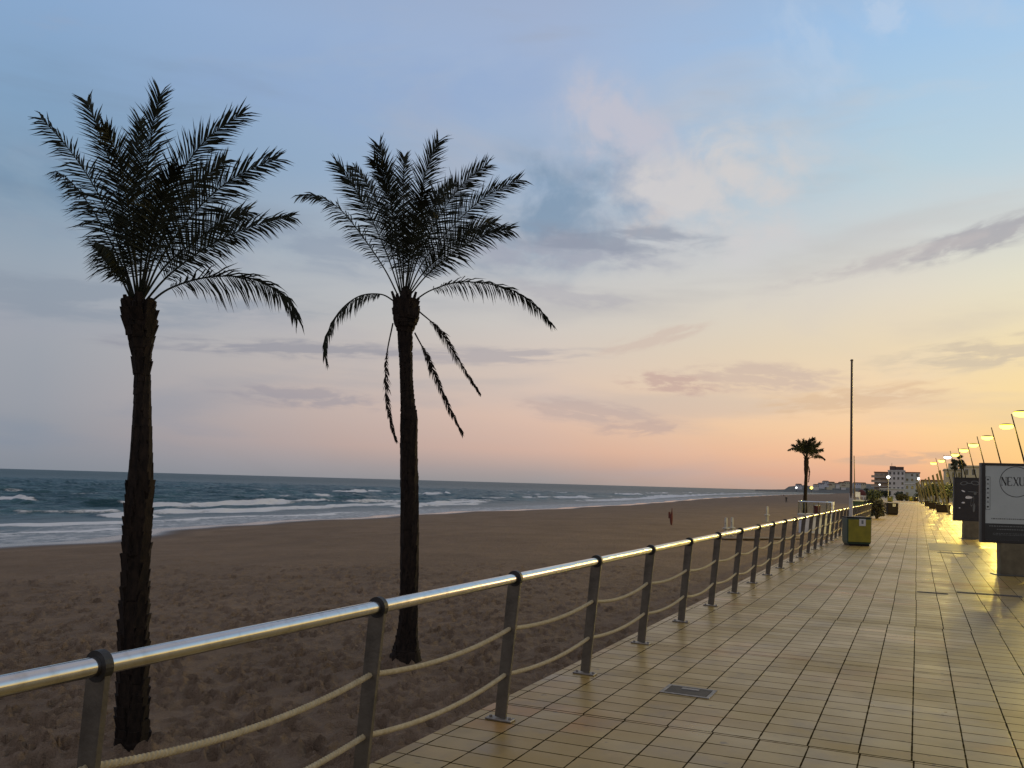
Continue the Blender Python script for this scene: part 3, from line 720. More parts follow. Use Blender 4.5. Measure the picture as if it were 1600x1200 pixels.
palm('date palm with hanging dead fronds, the right one of the two near palms', (632, 1040), d2,
     [(1046, 600, 664), (1038, 605, 660), (1020, 612, 656), (1000, 618, 654), (970, 622, 654), (900, 624, 655), (800, 624, 656), (700, 624, 653), (652, 624, 654), (640, 624, 650), (600, 624, 646), (550, 622, 645), (522, 620, 645), (508, 614, 652), (496, 611, 657), (480, 612, 656), (474, 617, 651), (464, 622, 645), (448, 628, 640)],
     [([(622, 462), (600, 420), (565, 370), (530, 330), (495, 313), (462, 316)], .3, .7, .25, .8),
      ([(626, 460), (605, 400), (575, 335), (550, 295), (522, 262)], .4, .2, .05, 1.1),
      ([(627, 460), (612, 390), (592, 320), (570, 275), (545, 238)], -.4, .3, .0, 1.05),
      ([(629, 460), (620, 390), (612, 320), (602, 270), (590, 228)], .3, .2, .0, 1.05),
      ([(631, 460), (630, 390), (630, 320), (630, 270), (632, 222)], -.3, .2, .0, 1.05),
      ([(634, 460), (642, 390), (655, 320), (668, 268), (690, 218)], .3, .1, .0, 1.15),
      ([(635, 460), (648, 400), (672, 330), (690, 290), (715, 260)], -.6, .3, .0, 1.05),
      ([(636, 460), (655, 400), (690, 335), (725, 290), (772, 256)], .2, .1, .0, 1.15),
      ([(637, 460), (662, 410), (710, 355), (760, 315), (822, 288)], .4, .1, .03, 1.15),
      ([(637, 462), (665, 420), (710, 375), (745, 345), (790, 330)], -.5, .4, .05, 1.),
      ([(638, 464), (670, 428), (715, 392), (760, 370), (808, 362)], .2, .2, .15, 1.),
      ([(642, 474), (675, 454), (725, 443), (790, 454), (835, 485), (866, 524)], .3, .8, .8, .8),
      ([(618, 472), (595, 461), (560, 466), (528, 495), (510, 540), (516, 586)], .3, .9, .8, .75),
      ([(654, 486), (685, 515), (715, 562), (757, 628)], .1, .8, .6, 'dry'),
      ([(648, 520), (668, 560), (695, 625), (728, 692)], .2, .8, .6, 'dry'),
      ([(614, 505), (604, 560), (604, 620), (612, 665), (621, 695)], .2, .9, .6, 'dry')],
     (632, 462), lambda z: .16 if z > 3.6 else .08, [(.2, .85, 1.7), (-.35, 1.05, 1.8), (3.4, .9, 1.7), (2.8, 1.1, 1.9)], 2, L=.415, wl=.019, nl=88, rows=.10)
d3 = 62.
palm('small looking distant date palm standing behind the round viewing platform', (1258, 829), d3,
     [(832, 1253, 1262), (780, 1255, 1261), (745, 1257, 1262), (735, 1256, 1263), (722, 1256, 1264), (712, 1258, 1262)],
     [([(1259, 716), (1250, 704), (1240, 701), (1230, 705)], .6, .3, .2, .8), ([(1259, 716), (1250, 700), (1236, 694)], -.5, .3, .1, 1.), ([(1259, 715), (1253, 698), (1246, 688)], .5, .2, .0, 1.),
      ([(1260, 715), (1258, 700), (1255, 685)], -.3, .2, .0, 1.), ([(1260, 715), (1263, 700), (1266, 686)], .5, .2, .0, 1.), ([(1260, 715), (1267, 699), (1275, 687)], -.4, .2, .0, 1.1), ([(1260, 716), (1270, 702), (1283, 691)], .4, .2, .0, 1.1),
      ([(1261, 717), (1272, 707), (1287, 703)], .5, .2, .1, 1.), ([(1261, 718), (1272, 713), (1282, 713), (1291, 719)], -.5, .5, .5, .8), ([(1261, 722), (1264, 732), (1264, 745), (1263, 754)], .2, .8, .4, 'dry')],
     (1260, 715), lambda z: .12, [(0., 1., 1.4), (.5, 1.1, 1.5), (2.9, 1.1, 1.5), (3.5, 1., 1.4)], 3, L=.42, wl=.06, nl=30, rows=.16, thick=.03)

# ------------------------------------------------------------------ litter bins
def make_bin(body, front):
    root = empty('litter_bin', (0, 0, 0)); a, h = .36, .86
    def octo(w, d, c): return [(-w + c, -d), (w - c, -d), (w, -d + c), (w, d - c), (w - c, d), (-w + c, d), (-w, d - c), (-w, -d + c)]
    mb = MB(); vs = []
    for zz, k in ((.06, .93), (.14, .98), (h - .03, 1.), (h, .985)): vs += [(px * k, py * k, zz) for px, py in octo(a, .33, .045)]
    fs = [(i * 8 + j, i * 8 + (j + 1) % 8, i * 8 + 8 + (j + 1) % 8, i * 8 + 8 + j) for i in range(3) for j in range(8)] + [tuple(range(7, -1, -1)), tuple(range(24, 32))]
    mb.add(vs, fs).build('body', body, root)
    if front:
        MB().box((-a + .03, -.342, .12), (a - .03, -.318, h - .05), bev=.006).build('front_panel', front, root)
    rim = MB(); o8 = octo(a + .012, .342, .05)
    rim.prism(o8, 'z', h - .005, h + .025); rim.build('rim', M['black'], root)
    MB().prism([(x_ * .62, y_ * .62) for x_, y_ in o8], 'z', h + .0255, h + .03).build('opening', M['frameblk'], root)
    MB().box((-a + .06, -.29, .0), (a - .06, .29, .06)).build('plinth', M['black'], root)
    MB().box((-.02, -.350, .62), (.17, -.343, .83)).build('notice', M['label'], root)
    MB().box((.045, -.352, .68), (.105, -.3505, .79)).build('notice_mark', M['ink2'], root)
    return root
b1 = make_bin(M['green'], M['yellow']); b1.location = atz(1337, 853, 0) + Vector((0, .34, 0)); b1.rotation_euler.z = R(19)
tag(b1, 'large yellow fronted litter bin with green side and white notice beside the railing', 'litter bin')
b2 = make_bin(M['black'], None); b2.location = atz(1393.5, 804.5, 0) + Vector((0, .3, 0)); b2.rotation_euler.z = R(12); b2.scale = (1.08, 1.08, 1.02)
tag(b2, 'black litter bin with a pale notice in the middle of the promenade', 'litter bin')
for px, py, lab in ((1391, 784, 'far yellow litter bin beyond the black bin, left of two'), (1424, 783, 'far yellow litter bin near the leaning posts, right of two')):
    c = copy_tree(b1); c.location = atz(px, py, 0); c.scale = (1.15, 1.15, 1.2); c.rotation_euler.z = R(-20); tag(c, lab, 'litter bin', 'far yellow bins')
c = copy_tree(b2); c.location = atz(1431, 783.5, 0); c.scale = (1.1, 1.1, 1.1); tag(c, 'far black litter bin right beside a far yellow bin', 'litter bin')

# ------------------------------------------------------------------ poles
p = atz(1329, 845, 0); dp = depth(p); top = atd(1331, 565, dp)
fp = empty('flagpole', (p.x, p.y, 0)); tag(fp, 'tall bare flagpole with pale lower sleeve behind the yellow bin', 'flagpole')
MB().tube([(0, 0, 1.25), (top.x - p.x, top.y - p.y, top.z)], [.045, .034], 12).build('pole', M['pole'], fp, True)
MB().tube([(0, 0, .02), (0, 0, 1.6)], [.062, .056], 12).build('sleeve', M['polew'], fp, True)
MB().lathe([(.14, 0), (.14, .02), (.07, .03)], 16).build('base_plate', M['plate'], fp)
MB().lathe([(.02, 0), (.05, .02), (.05, .06), (.02, .08)], 12, (top.x - p.x, top.y - p.y, top.z)).build('finial', M['pole'], fp, True)
p = atz(1336, 790, 0); dp = depth(p); top = atd(1334.5, 712, dp)
mp_ = empty('mast', (p.x, p.y, -1.1)); tag(mp_, 'thin distant mast just right of the flagpole', 'mast')
MB().tube([(0, 0, 0), (top.x - p.x, top.y - p.y, top.z + 1.1)], [.08, .045], 8).build('pole', M['pole'], mp_, True)
MB().lathe([(.2, 0), (.2, .1), (.1, .2)], 12).build('foot', M['plate'], mp_)

# ------------------------------------------------------------------ advertising panels
def letters(mb, word, x0, z0, h, wd, y, t1, t2, gap):
    """didone capitals from thick and thin strokes"""
    def st(p, q, w_): 
        d = Vector((q[0] - p[0], q[1] - p[1])); d.normalize(); nn = Vector((-d.y, d.x)) * w_ / 2
        mb.prism([(p[0] + nn.x, p[1] + nn.y), (q[0] + nn.x, q[1] + nn.y), (q[0] - nn.x, q[1] - nn.y), (p[0] - nn.x, p[1] - nn.y)], 'y', y - .001, y)
    def serif(px, pz): st((px - wd * .16, pz), (px + wd * .16, pz), t2 * .8)
    x_ = x0
    for ch in word:
        a, b = x_, x_ + wd; c, d = z0, z0 + h
        if ch == 'N': st((a, c), (a, d), t2); st((a, d), (b, c), t1); st((b, c), (b, d), t2); serif(a, c); serif(b, d); serif(a, d)
        if ch == 'E': st((a, c), (a, d), t1); st((a, c), (b * .95 + a * .05, c), t2); st((a, d), (b * .95 + a * .05, d), t2); st((a, (c + d) / 2), (a + wd * .6, (c + d) / 2), t2); st((b * .95 + a * .05, c), (b * .95 + a * .05, c + h * .2), t2); st((b * .95 + a * .05, d), (b * .95 + a * .05, d - h * .2), t2)
        if ch == 'X': st((a, d), (b, c), t1); st((a, c), (b, d), t2); [serif(*q) for q in ((a, c), (b, c), (a, d), (b, d))]
        if ch == 'U':
            pts = [(a + wd * .5 - wd * .5 * math.cos(R(t)), c + h * .28 - h * .28 * math.sin(R(t))) for t in range(0, 181, 20)]
            st((a, c + h * .27), (a, d), t1); [st(p_, q_, t1 if i < 3 else t2) for i, (p_, q_) in enumerate(zip(pts[:-1], pts[1:]))]; st((b, c + h * .27), (b, d), t2); serif(a, d); serif(b, d)
        if ch == 'S':
            pts = [(a + wd * .5 + wd * .42 * math.cos(R(t)), c + h * .74 + h * .24 * math.sin(R(t))) for t in range(30, 271, 30)] + [(a + wd * .5 + wd * .42 * math.cos(R(t)), c + h * .26 + h * .24 * math.sin(R(t))) for t in range(60, -151, -30)]
            [st(p_, q_, t1 * .8) for p_, q_ in zip(pts[:-1], pts[1:])]
        x_ += wd + gap
def make_panel(label, loc, rz, W=1.22, z0=.67, z1=2.34, T=.17):
    root = empty('advertising_panel', loc, rz); tag(root, label, 'billboard', None)
    w_ = W / 2; t = T / 2
    cab = MB(); k = .05
    cab.prism([(-w_, -t + k), (-w_ + .012, -t), (w_ - .012, -t), (w_, -t + k), (w_, t - k), (w_ - .012, t), (-w_ + .012, t), (-w_, t - k)], 'z', z0, z1)
    cab.build('cabinet', M['frame'], root)
    fr = MB(); fy0, fy1 = -t - .022, -t - .001
    fr.box((-w_, fy0, z0), (-w_ + .07, fy1, z1), bev=.005); fr.box((w_ - .07, fy0, z0), (w_, fy1, z1), bev=.005)
    fr.box((-w_ + .0705, fy0, z0), (w_ - .0705, fy1, z0 + .06), bev=.005); fr.box((-w_ + .0705, fy0, z1 - .05), (w_ - .0705, fy1, z1), bev=.005)
    fr.build('frame', M['frameblk'], root)
    leg = MB(); pr = []
    for i in range(17):
        a = math.pi * i / 16; pr.append((.30 * -math.cos(a), -.10 - .06 * math.sin(a)))
    for i in range(17):
        a = math.pi * i / 16; pr.append((.30 * math.cos(a), .10 + .06 * math.sin(a)))
    leg.prism(pr, 'z', .02, z0 - .001); leg.build('pedestal', M['ped'], root, True)
    MB().box((-.38, -.24, .001), (.38, .24, .019), bev=.004).build('base_plate', M['frame'], root)
    return root, w_, -t
p = atz(1598, 901, 0)
bb, w_, fy = make_panel('grey advertising panel with circled NEXUS lettering at the right edge, the nearer one', (p.x - .14, p.y + .15, 0), R(17), W=1.34)
y_ = fy - .003; art = MB()
poster = MB().box((-w_ + .071, fy - .0035, .73), (w_ - .071, fy - .0005, 2.289)).build('poster', M['paper'], bb)
y_ = fy - .0045
cx_, cz_, rr_ = .0, 1.955, .315
vs, fs = [], []
for k in range(48):
    t = 2 * math.pi * k / 48
    for r_ in (rr_ - .007, rr_ + .007): vs.append((cx_ + r_ * math.cos(t), y_, cz_ + r_ * math.sin(t)))
for k in range(48): fs.append((k * 2, k * 2 + 1, ((k + 1) % 48) * 2 + 1, ((k + 1) % 48) * 2))
MB().add(vs, fs).build('circle_emblem', M['ink'], bb)
lt = MB(); letters(lt, 'NEXUS', cx_ - .275, 1.875, .175, .080, y_, .026, .010, .036); lt.build('lettering', M['ink'], bb)
dk = MB().box((-w_ + .0715, y_ - .001, .731), (w_ - .0715, y_, 1.075)).build('dark_band', M['ink'], bb)
tx = MB(); r3 = random.Random(11)
def greek(x0, x1, zz, h):
    x_ = x0
    while x_ < x1:
        k = r3.uniform(.012, .05); k = min(k, x1 - x_)
        tx.box((x_, y_ - .0028, zz), (x_ + k, y_ - .0018, zz + h)); x_ += k + .012
greek(-w_ + .15, w_ - .15, 1.01, .022); greek(-w_ + .30, w_ - .30, .945, .020); greek(-w_ + .22, w_ - .2, .865, .010); greek(-w_ + .22, w_ - .2, .835, .010); tx.build('small_print', M['ink2'], bb)
tx = MB(); y_ += .0015; greek(-w_ + .19, w_ - .19, 1.165, .022); tx.build('address_line', M['ink2'], bb); y_ -= .0015
ib = MB(); ix = -w_ + .078
for (a, b_, c_, d_) in ((0, .006, 1.36, 2.05), (.084, .09, 1.36, 2.05), (.0065, .0835, 1.36, 1.367), (.0065, .0835, 2.043, 2.05)): ib.box((ix + a, y_ - .001, c_), (ix + b_, y_, d_))
for k in range(7):
    zc = 1.42 + k * .095
    if k % 2 == 0: ib.prism([(ix + .045 + .02 * math.cos(R(t)), zc + .02 * math.sin(R(t))) for t in range(0, 360, 30)], 'y', y_ - .001, y_)
    else: ib.box((ix + .025, y_ - .001, zc - .006), (ix + .065, y_, zc + .006)); ib.box((ix + .038, y_ - .001, zc + .012), (ix + .052, y_, zc + .03))
ib.build('side_strip', M['ink'], bb)
p = atz(1517, 842, 0)
b2_, w_, fy = make_panel('dark advertising panel with small white shapes, standing behind the grey NEXUS panel', (p.x + .02, p.y + .15, 0), R(17), W=1.30, z0=.67, z1=2.32)
MB().box((-w_ + .071, fy - .0035, .73), (w_ - .071, fy - .0005, 2.269)).build('poster', M['dark'], b2_)
y_ = fy - .0045; s1 = MB(); s2 = MB()
def ell(mb, cx, cz, rx, rz_, tilt=0., hole=0.):
    ct, st_ = math.cos(R(tilt)), math.sin(R(tilt))
    pt = lambda k, f: (cx + f * (rx * math.cos(k) * ct - rz_ * math.sin(k) * st_), y_, cz + f * (rx * math.cos(k) * st_ + rz_ * math.sin(k) * ct))
    if not hole: mb.add([pt(2 * math.pi * k / 20, 1) for k in range(20)], [tuple(range(20))])
    else:
        vs = [pt(2 * math.pi * k / 20, f) for k in range(20) for f in (1, hole)]; mb.add(vs, [(2 * k, 2 * k + 1, 2 * ((k + 1) % 20) + 1, 2 * ((k + 1) % 20)) for k in range(20)])
ell(s2, -.30, 2.10, .14, .07, 10, .72); ell(s2, .10, 2.12, .16, .08, -8, .72); s2.box((-.18, y_ - .001, 2.09), (-.04, y_, 2.115)); ell(s2, .0, 1.42, .05, .20, -10, .8); ell(s2, .06, 1.18, .04, .17, -4); ell(s2, .02, 1.78, .20, .014, -4); ell(s2, .1, 1.72, .05, .05)
ell(s1, -.32, 1.80, .07, .025, -25); ell(s1, -.12, 1.56, .13, .045, 4); ell(s1, -.16, 1.60, .08, .02, 4); ell(s1, -.32, 1.36, .06, .03, 0); ell(s1, -.45, 1.16, .03, .02, 0)
s2.build('grey_shapes', M['ink2'], b2_); s1.build('white_shapes', M['white'], b2_)

# ------------------------------------------------------------------ street lamps on leaning poles
def make_lamp(lens, color, power):
    root = empty('street_lamp', (0, 0, 0)); LX, HZ = 2.1, 9.05       # the pole leans 2 m towards the sea
    MB().tube([(0, 0, 0), (-LX * .34, 0, HZ * .34), (-LX, 0, HZ)], [.10, .08, .045], 10).build('pole', M['lamp'], root, True)
    ax = -LX * 8.05 / HZ
    MB().tube([(ax, 0, 8.05), (ax - .25, 0, 8.10), (ax - .42, 0, 8.10)], [.035, .03, .03], 8).build('arm', M['lamp'], root, True)
    hd = MB(); prof = [(.02, .13), (.2, .115), (.36, .06), (.38, .02), (.36, 0)]
    vs = []; ns = 20
    for r_, h_ in prof:
        for j in range(ns):
            t = 2 * math.pi * j / ns; vs.append((ax - .62 + r_ * 1.4 * math.cos(t), r_ * .8 * math.sin(t), 8.06 + h_))
    fs = [(i * ns + j, i * ns + (j + 1) % ns, (i + 1) * ns + (j + 1) % ns, (i + 1) * ns + j) for i in range(4) for j in range(ns)] + [tuple(range(ns)), tuple(4 * ns + j for j in range(ns))]
    hd.add(vs, fs).build('lamp_head', M['lamp'], root, True)
    ls = MB(); vs = []; prof = [(.37, -.001), (.40, -.12), (.34, -.27), (.18, -.36), (.01, -.39)]
    for r_, h_ in prof:
        for j in range(ns):
            t = 2 * math.pi * j / ns; vs.append((ax - .62 + r_ * 1.4 * math.cos(t), r_ * .8 * math.sin(t), 8.06 + h_))
    fs = [(i * ns + j, i * ns + (j + 1) % ns, (i + 1) * ns + (j + 1) % ns, (i + 1) * ns + j) for i in range(4) for j in range(ns)] + [tuple(range(ns)), tuple(4 * ns + j for j in range(ns))]
    ls.add(vs, fs).build('lamp_lens', lens, root, True)
    MB().lathe([(.2, 0), (.2, .03), (.13, .06), (.12, .25)], 12).build('pole_base', M['lamp'], root)
    ld = bpy.data.lights.new('bulb', 'POINT'); ld.energy = power; ld.color = color; ld.shadow_soft_size = .28
    lo = bpy.data.objects.new('bulb', ld); COL.objects.link(lo); lo.parent = root; lo.location = (ax - .62, 0, 7.48)
    return root, ax - .62
proto, HX = make_lamp(M['glow'], (1., .73, .12), 4000)
heads = [(1596, 646), (1572.5, 666), (1542.5, 683.7), (1521, 695.5), (1506, 703.7), (1492.5, 710.7), (1471, 720), (1458.7, 724)]
names = ['lit yellow street lamp on a leaning pole, nearest one in view at the right edge', 'second nearest lit yellow street lamp above the grey panel', 'third nearest lit yellow street lamp, above the left edge of the grey panel', 'fourth nearest lit yellow street lamp, above the dark panel', 'fifth nearest lit yellow street lamp, above the cream buildings', 'sixth nearest lit yellow street lamp beside the far slim trees', 'second farthest yellow street lamp, left of the bluish lamp', 'farthest lit yellow street lamp in the row, above the leaning posts']
first = True
for (px, py), lab in zip(heads, names):
    q = atz(px, py, 7.95); o = proto if first else copy_tree(proto); first = False
    o.location = (q.x - HX, q.y, 0); tag(o, lab, 'street lamp', 'street lamps along the promenade')
for s in (58.5, 43.5):
    o = copy_tree(proto); o.location = (7.1 - HX, s, 0); tag(o, 'lit yellow street lamp of the promenade row, beside the walker and out of view', 'street lamp', 'street lamps nearer than the view')
cl, _ = make_lamp(M['glowc'], (.8, .95, 1.), 160); q = atz(1480.5, 714.5, 7.95); cl.location = (q.x - HX, q.y, 0); tag(cl, 'bluish white street lamp between the yellow lamps far along the row', 'street lamp', 'street lamps along the promenade')

# white globe lamps far ahead
def make_globe():
    root = empty('globe_lamp', (0, 0, 0))
    MB().tube([(0, 0, 0), (0, 0, 4.75)], [.07, .05], 8).build('pole', M['polew'], root, True)
    MB().lathe([(.05, 4.74), (.28, 4.83), (.38, 5.05), (.28, 5.27), (.05, 5.36)], 16).build('globe', M['gloww'], root, True)
    MB().lathe([(.16, 0), (.16, .04), (.1, .3)], 10).build('pole_base', M['lamp'], root)
    return root
g0 = make_globe(); ok = True
for (px, py, H, lab, k) in ((1388, 745.5, 5.05, 'lit white globe lamp in front of the pale apartment block', 1.), (1374.5, 757.3, 5.05, 'smaller lit white globe lamp in front of the tan balconied block', 1.), (1435.3, 748, 5.05, 'lit white globe lamp at the far end of the leaning posts', .7)):
    q = atz(px, py, H); o = g0 if ok else copy_tree(g0); ok = False; o.location = (q.x, q.y, 0); o.scale = (k, k, 1); tag(o, lab, 'street lamp', 'white globe lamps')

# leaning posts with planters between them
def make_lpost():
    root = empty('leaning_post', (0, 0, 0)); lx, h = .78, 3.6
    mb = MB(); a = .085
    vs = [(-a, -a, 0), (a, -a, 0), (a, a, 0), (-a, a, 0), (-lx - a, -a, h), (-lx + a, -a, h + .1), (-lx + a, a, h + .1), (-lx - a, a, h)]
    mb.add(vs, [(3, 2, 1, 0), (4, 5, 6, 7), (0, 1, 5, 4), (1, 2, 6, 5), (2, 3, 7, 6), (3, 0, 4, 7)]).build('shaft', M['cor'], root)
    MB().box((-.26, -.26, .001), (.26, .26, .04), bev=.01).build('base_plate', M['stone'], root)
    return root
lp = make_lpost(); ok = True
lposts = [(1484, 804), (1477.5, 799.5), (1470, 797.5), (1462, 794.5), (1456, 792), (1451, 790), (1447, 788.5), (1443, 787.3), (1440.5, 786.5), (1438.5, 785.8)]
for i, (px, py) in enumerate(lposts):
    q = atz(px, py, 0); o = lp if ok else copy_tree(lp); ok = False; o.location = (q.x, q.y, 0)
    words = ['nearest', 'second', 'third', 'fourth', 'fifth', 'sixth', 'seventh', 'eighth', 'ninth', 'farthest']
    tag(o, '%s of the square weathered posts leaning to the sea left of the dark panel' % words[i], 'post', 'leaning posts beside the lamps')
def make_planter():
    root = empty('planter', (0, 0, 0))
    mb = MB(); vs = []
    for zz, k in ((0, .85), (.62, 1.), (.68, 1.04), (.70, 1.0)): vs += [(-.62 * k, -.42 * k, zz), (.62 * k, -.42 * k, zz), (.62 * k, .42 * k, zz), (-.62 * k, .42 * k, zz)]
    mb.add(vs, [(i * 4 + j, i * 4 + (j + 1) % 4, i * 4 + 4 + (j + 1) % 4, i * 4 + 4 + j) for i in range(3) for j in range(4)] + [(3, 2, 1, 0), (12, 13, 14, 15)]).build('trough', M['black'], root)
    lf = MB(); r4 = random.Random(4)
    for _ in range(70):
        a = r4.uniform(0, 6.3); r_ = r4.random() ** .5 * .5; c = Vector((r_ * 1.1 * math.cos(a), r_ * .7 * math.sin(a), .70 + r4.random() * .22)); leafq(lf, c, .07, r4)
    lf.build('foliage', M['hedge'], root); return root
def leafq(mb, c, s, r4):
    d = Vector((r4.gauss(0, 1), r4.gauss(0, 1), r4.gauss(.3, 1))).normalized(); e = d.cross(Vector((r4.gauss(0, 1), r4.gauss(0, 1), r4.gauss(0, 1)))).normalized()
    s *= r4.uniform(.6, 1.3); mb.add([c - d * s, c + e * s * .42, c + d * s, c - e * s * .42], [(0, 1, 2, 3)])
pl = make_planter(); ok = True
for px, py, lab in ((1473.5, 800.5, 'nearest dark planter trough between the leaning posts'), (1460, 795, 'middle dark planter trough between the leaning posts'), (1452, 791, 'farthest dark planter trough between the leaning posts')):
    q = atz(px, py, 0); o = pl if ok else copy_tree(pl); ok = False; o.location = (q.x, q.y, .001); tag(o, lab, 'planter', 'planters between the leaning posts')

# ------------------------------------------------------------------ covers and drains let into the paving
def cover(name, cpx, W, L, label, m_, handle=False, cat='cover', rz=0.):
    p = atz(*cpx, 0); root = empty(name, (p.x, p.y, 0), rz); tag(root, label, cat)
    fr = MB(); a, b = W / 2, L / 2; k = .03
    for lo, hi in (((-a, -b, .0005), (-a + k, b, .007)), ((a - k, -b, .0005), (a, b, .007)), ((-a + k + .0005, -b, .0005), (a - k - .0005, -b + k, .007)), ((-a + k + .0005, b - k, .0005), (a - k - .0005, b, .007))): fr.box(lo, hi)
    fr.build('rim', M['plate'] if handle else m_, root)
    lid = MB()
    if handle: lid.box((-a + k + .006, -b + k + .006, .0005), (a - k - .006, b - k - .006, .006))
    else:
        cnt = max(6, int(W / .05)); st_ = (W - 2 * k) / cnt
        for i in range(cnt): lid.box((-a + k + (i + .15) * st_, -b + k + .004, .0005), (-a + k + (i + .75) * st_, b - k - .004, .0055))
    lid.build('lid' if handle else 'grating', m_, root)
    gp = MB().box((-a + k + .001, -b + k + .001, .0002), (a - k - .001, b - k - .001, .0016)).build('pit', M['frameblk'], root)
    if handle: MB().box((-.07, .04, .0065), (.07, .09, .009)).build('hand_hole', M['plate'], root)
cover('manhole_cover', (1076, 1081), .40, .30, 'small square metal cover let into the tiles near the railing', M['stone'], True)
cover('drain_grate', (1457, 926.5), .46, .10, 'short dark drain slot in the tiles, left of two', M['stone'], cat='drain')
cover('drain_grate', (1545, 929), .95, .17, 'long dark drain grate in the tiles before the grey panel', M['stone'], cat='drain')
cover('manhole_cover', (1489, 864.5), .80, .28, 'low dark cover in the tiles in front of the dark panel', M['stone'], True)
for (q0, q1, nm) in (((1452, 859.5), (1522, 852), 0),):
    a, b = atz(*q0, 0), atz(*q1, 0)
    o = MB().box((min(a.x, b.x), min(a.y, b.y), .0005), (max(a.x, b.x), max(a.y, b.y), .004)).build('pavement', M['cement']); tag(o, kind='structure')

# ------------------------------------------------------------------ on the beach
# round viewing platform with glass balustrade
p = atz(1275, 803, .08); dpf = depth(p); R0 = 26 * dpf / F
vp = empty('viewing_platform', (p.x, p.y, BEACH - .1)); tag(vp, 'round white viewing platform with glass balustrade beside the far railing', 'platform')
MB().lathe([(R0 * .97, 0), (R0 * .97, 1.24)], 40).build('base_wall', M['offwhite'], vp, True)
MB().lathe([(R0 * 1.06, 1.241), (R0 * 1.06, 1.36), (R0 * 1.03, 1.38)], 40).build('deck', M['pale'], vp)
ring = [(R0 * math.cos(2 * math.pi * k / 40), R0 * math.sin(2 * math.pi * k / 40), 2.20) for k in range(41)]
MB().tube(ring, .035, 8, False).build('top_rail', M['steel'], vp, True)
for k in range(8):
    t = 2 * math.pi * (k + .3) / 8; xx, yy = R0 * math.cos(t), R0 * math.sin(t)
    MB().tube([(xx, yy, 1.381), (xx, yy, 2.18)], .035, 8).build('baluster', M['post'], vp, True)
    t0, t1 = 2 * math.pi * (k + .38) / 8, 2 * math.pi * (k + 1.22) / 8; vs = []
    for i in range(5):
        a = t0 + (t1 - t0) * i / 4
        for rr_ in (R0 - .006, R0 + .006):
            for zz in (1.46, 2.10): vs.append((rr_ * math.cos(a), rr_ * math.sin(a), zz))
    fs = []
    for i in range(4):
        o4 = i * 4; fs += [(o4, o4 + 4, o4 + 5, o4 + 1), (o4 + 2, o4 + 3, o4 + 7, o4 + 6), (o4 + 1, o4 + 5, o4 + 7, o4 + 3), (o4, o4 + 2, o4 + 6, o4 + 4)]
    MB().add(vs, fs + [(0, 1, 3, 2), (16, 18, 19, 17)]).build('glass_panel', M['glass'], vp)
o = empty('litter_bin', (p.x + .1, p.y - .3, BEACH + 1.281)); tag(o, 'small brown bin standing inside the round viewing platform', 'litter bin')
MB().lathe([(.19, 0), (.21, .5), (.23, .52), (.23, .56)], 16).build('body', M['red'], o); MB().lathe([(.17, .561), (.15, .6), (.05, .62)], 16).build('lid', M['pale'], o)
a = atz(1301, 805, .1); o = empty('bollard', (a.x, a.y, BEACH)); tag(o, 'short white bollard post at the right of the round platform', 'bollard')
MB().lathe([(.08, 0), (.08, 1.95), (.10, 1.96), (.10, 2.1), (.05, 2.16)], 12).build('shaft', M['white'], o, True); MB().lathe([(.14, 0), (.14, .06), (.09, .08)], 12).build('foot', M['plate'], o)
# foot showers
def make_shower():
    root = empty('beach_shower', (0, 0, 0))
    MB().lathe([(.10, 0), (.10, .45), (.13, .46)], 14).build('lower_column', M['dim'], root, True)
    MB().lathe([(.14, .461), (.21, .48), (.21, .53), (.14, .55)], 16).build('tray', M['dim'], root, True)
    MB().lathe([(.085, .551), (.08, 1.1), (.06, 1.14)], 14).build('upper_column', M['dim'], root, True)
    MB().tube([(0, -.08, .82), (0, -.16, .82), (0, -.17, .78)], .02, 6).build('tap', M['stone'], root)
    MB().lathe([(.3, -.05), (.3, .01), (.28, .02)], 16).build('foot_pad', M['cement'], root)
    return root
sh = make_shower(); ok = True
for px, py, k, lab in ((1134, 839, 1., 'left one of a pair of white beach foot showers behind the railing'), (1143.5, 838, 1., 'right one of a pair of white beach foot showers behind the railing'), (1198.5, 815.5, 1.2, 'lone white beach foot shower farther along the sand')):
    q = atz(px, py, BEACH); o = sh if ok else copy_tree(sh); ok = False; o.location = q; o.scale = (k,) * 3; tag(o, lab, 'beach shower', 'white beach showers')
# furled flag
q = atz(1049, 826, BEACH - .25); o = empty('beach_flag', (q.x, q.y, q.z - .05)); tag(o, 'dark red furled flag on a short pole standing alone on the sand', 'flag'); k = depth(q) / F
MB().tube([(0, 0, 0), (.02, 0, 33 * k)], [.035, .03], 8).build('pole', M['wood'], o, True)
fl = []
for i in range(14):
    t = i / 13; fl.append((.01 - .02 * math.sin(t * 5), -.03, (7 + 25 * t) * k))
MB().tube(fl, [.03 + .085 * math.sin(math.pi * min(1, .12 + i / 13)) for i in range(14)], 10).build('cloth', M['red'], o, True)
MB().box((-.24, -.03, 17 * k), (-.09, .03, 27 * k), bev=.01).build('pennant_roll', M['red'], o)
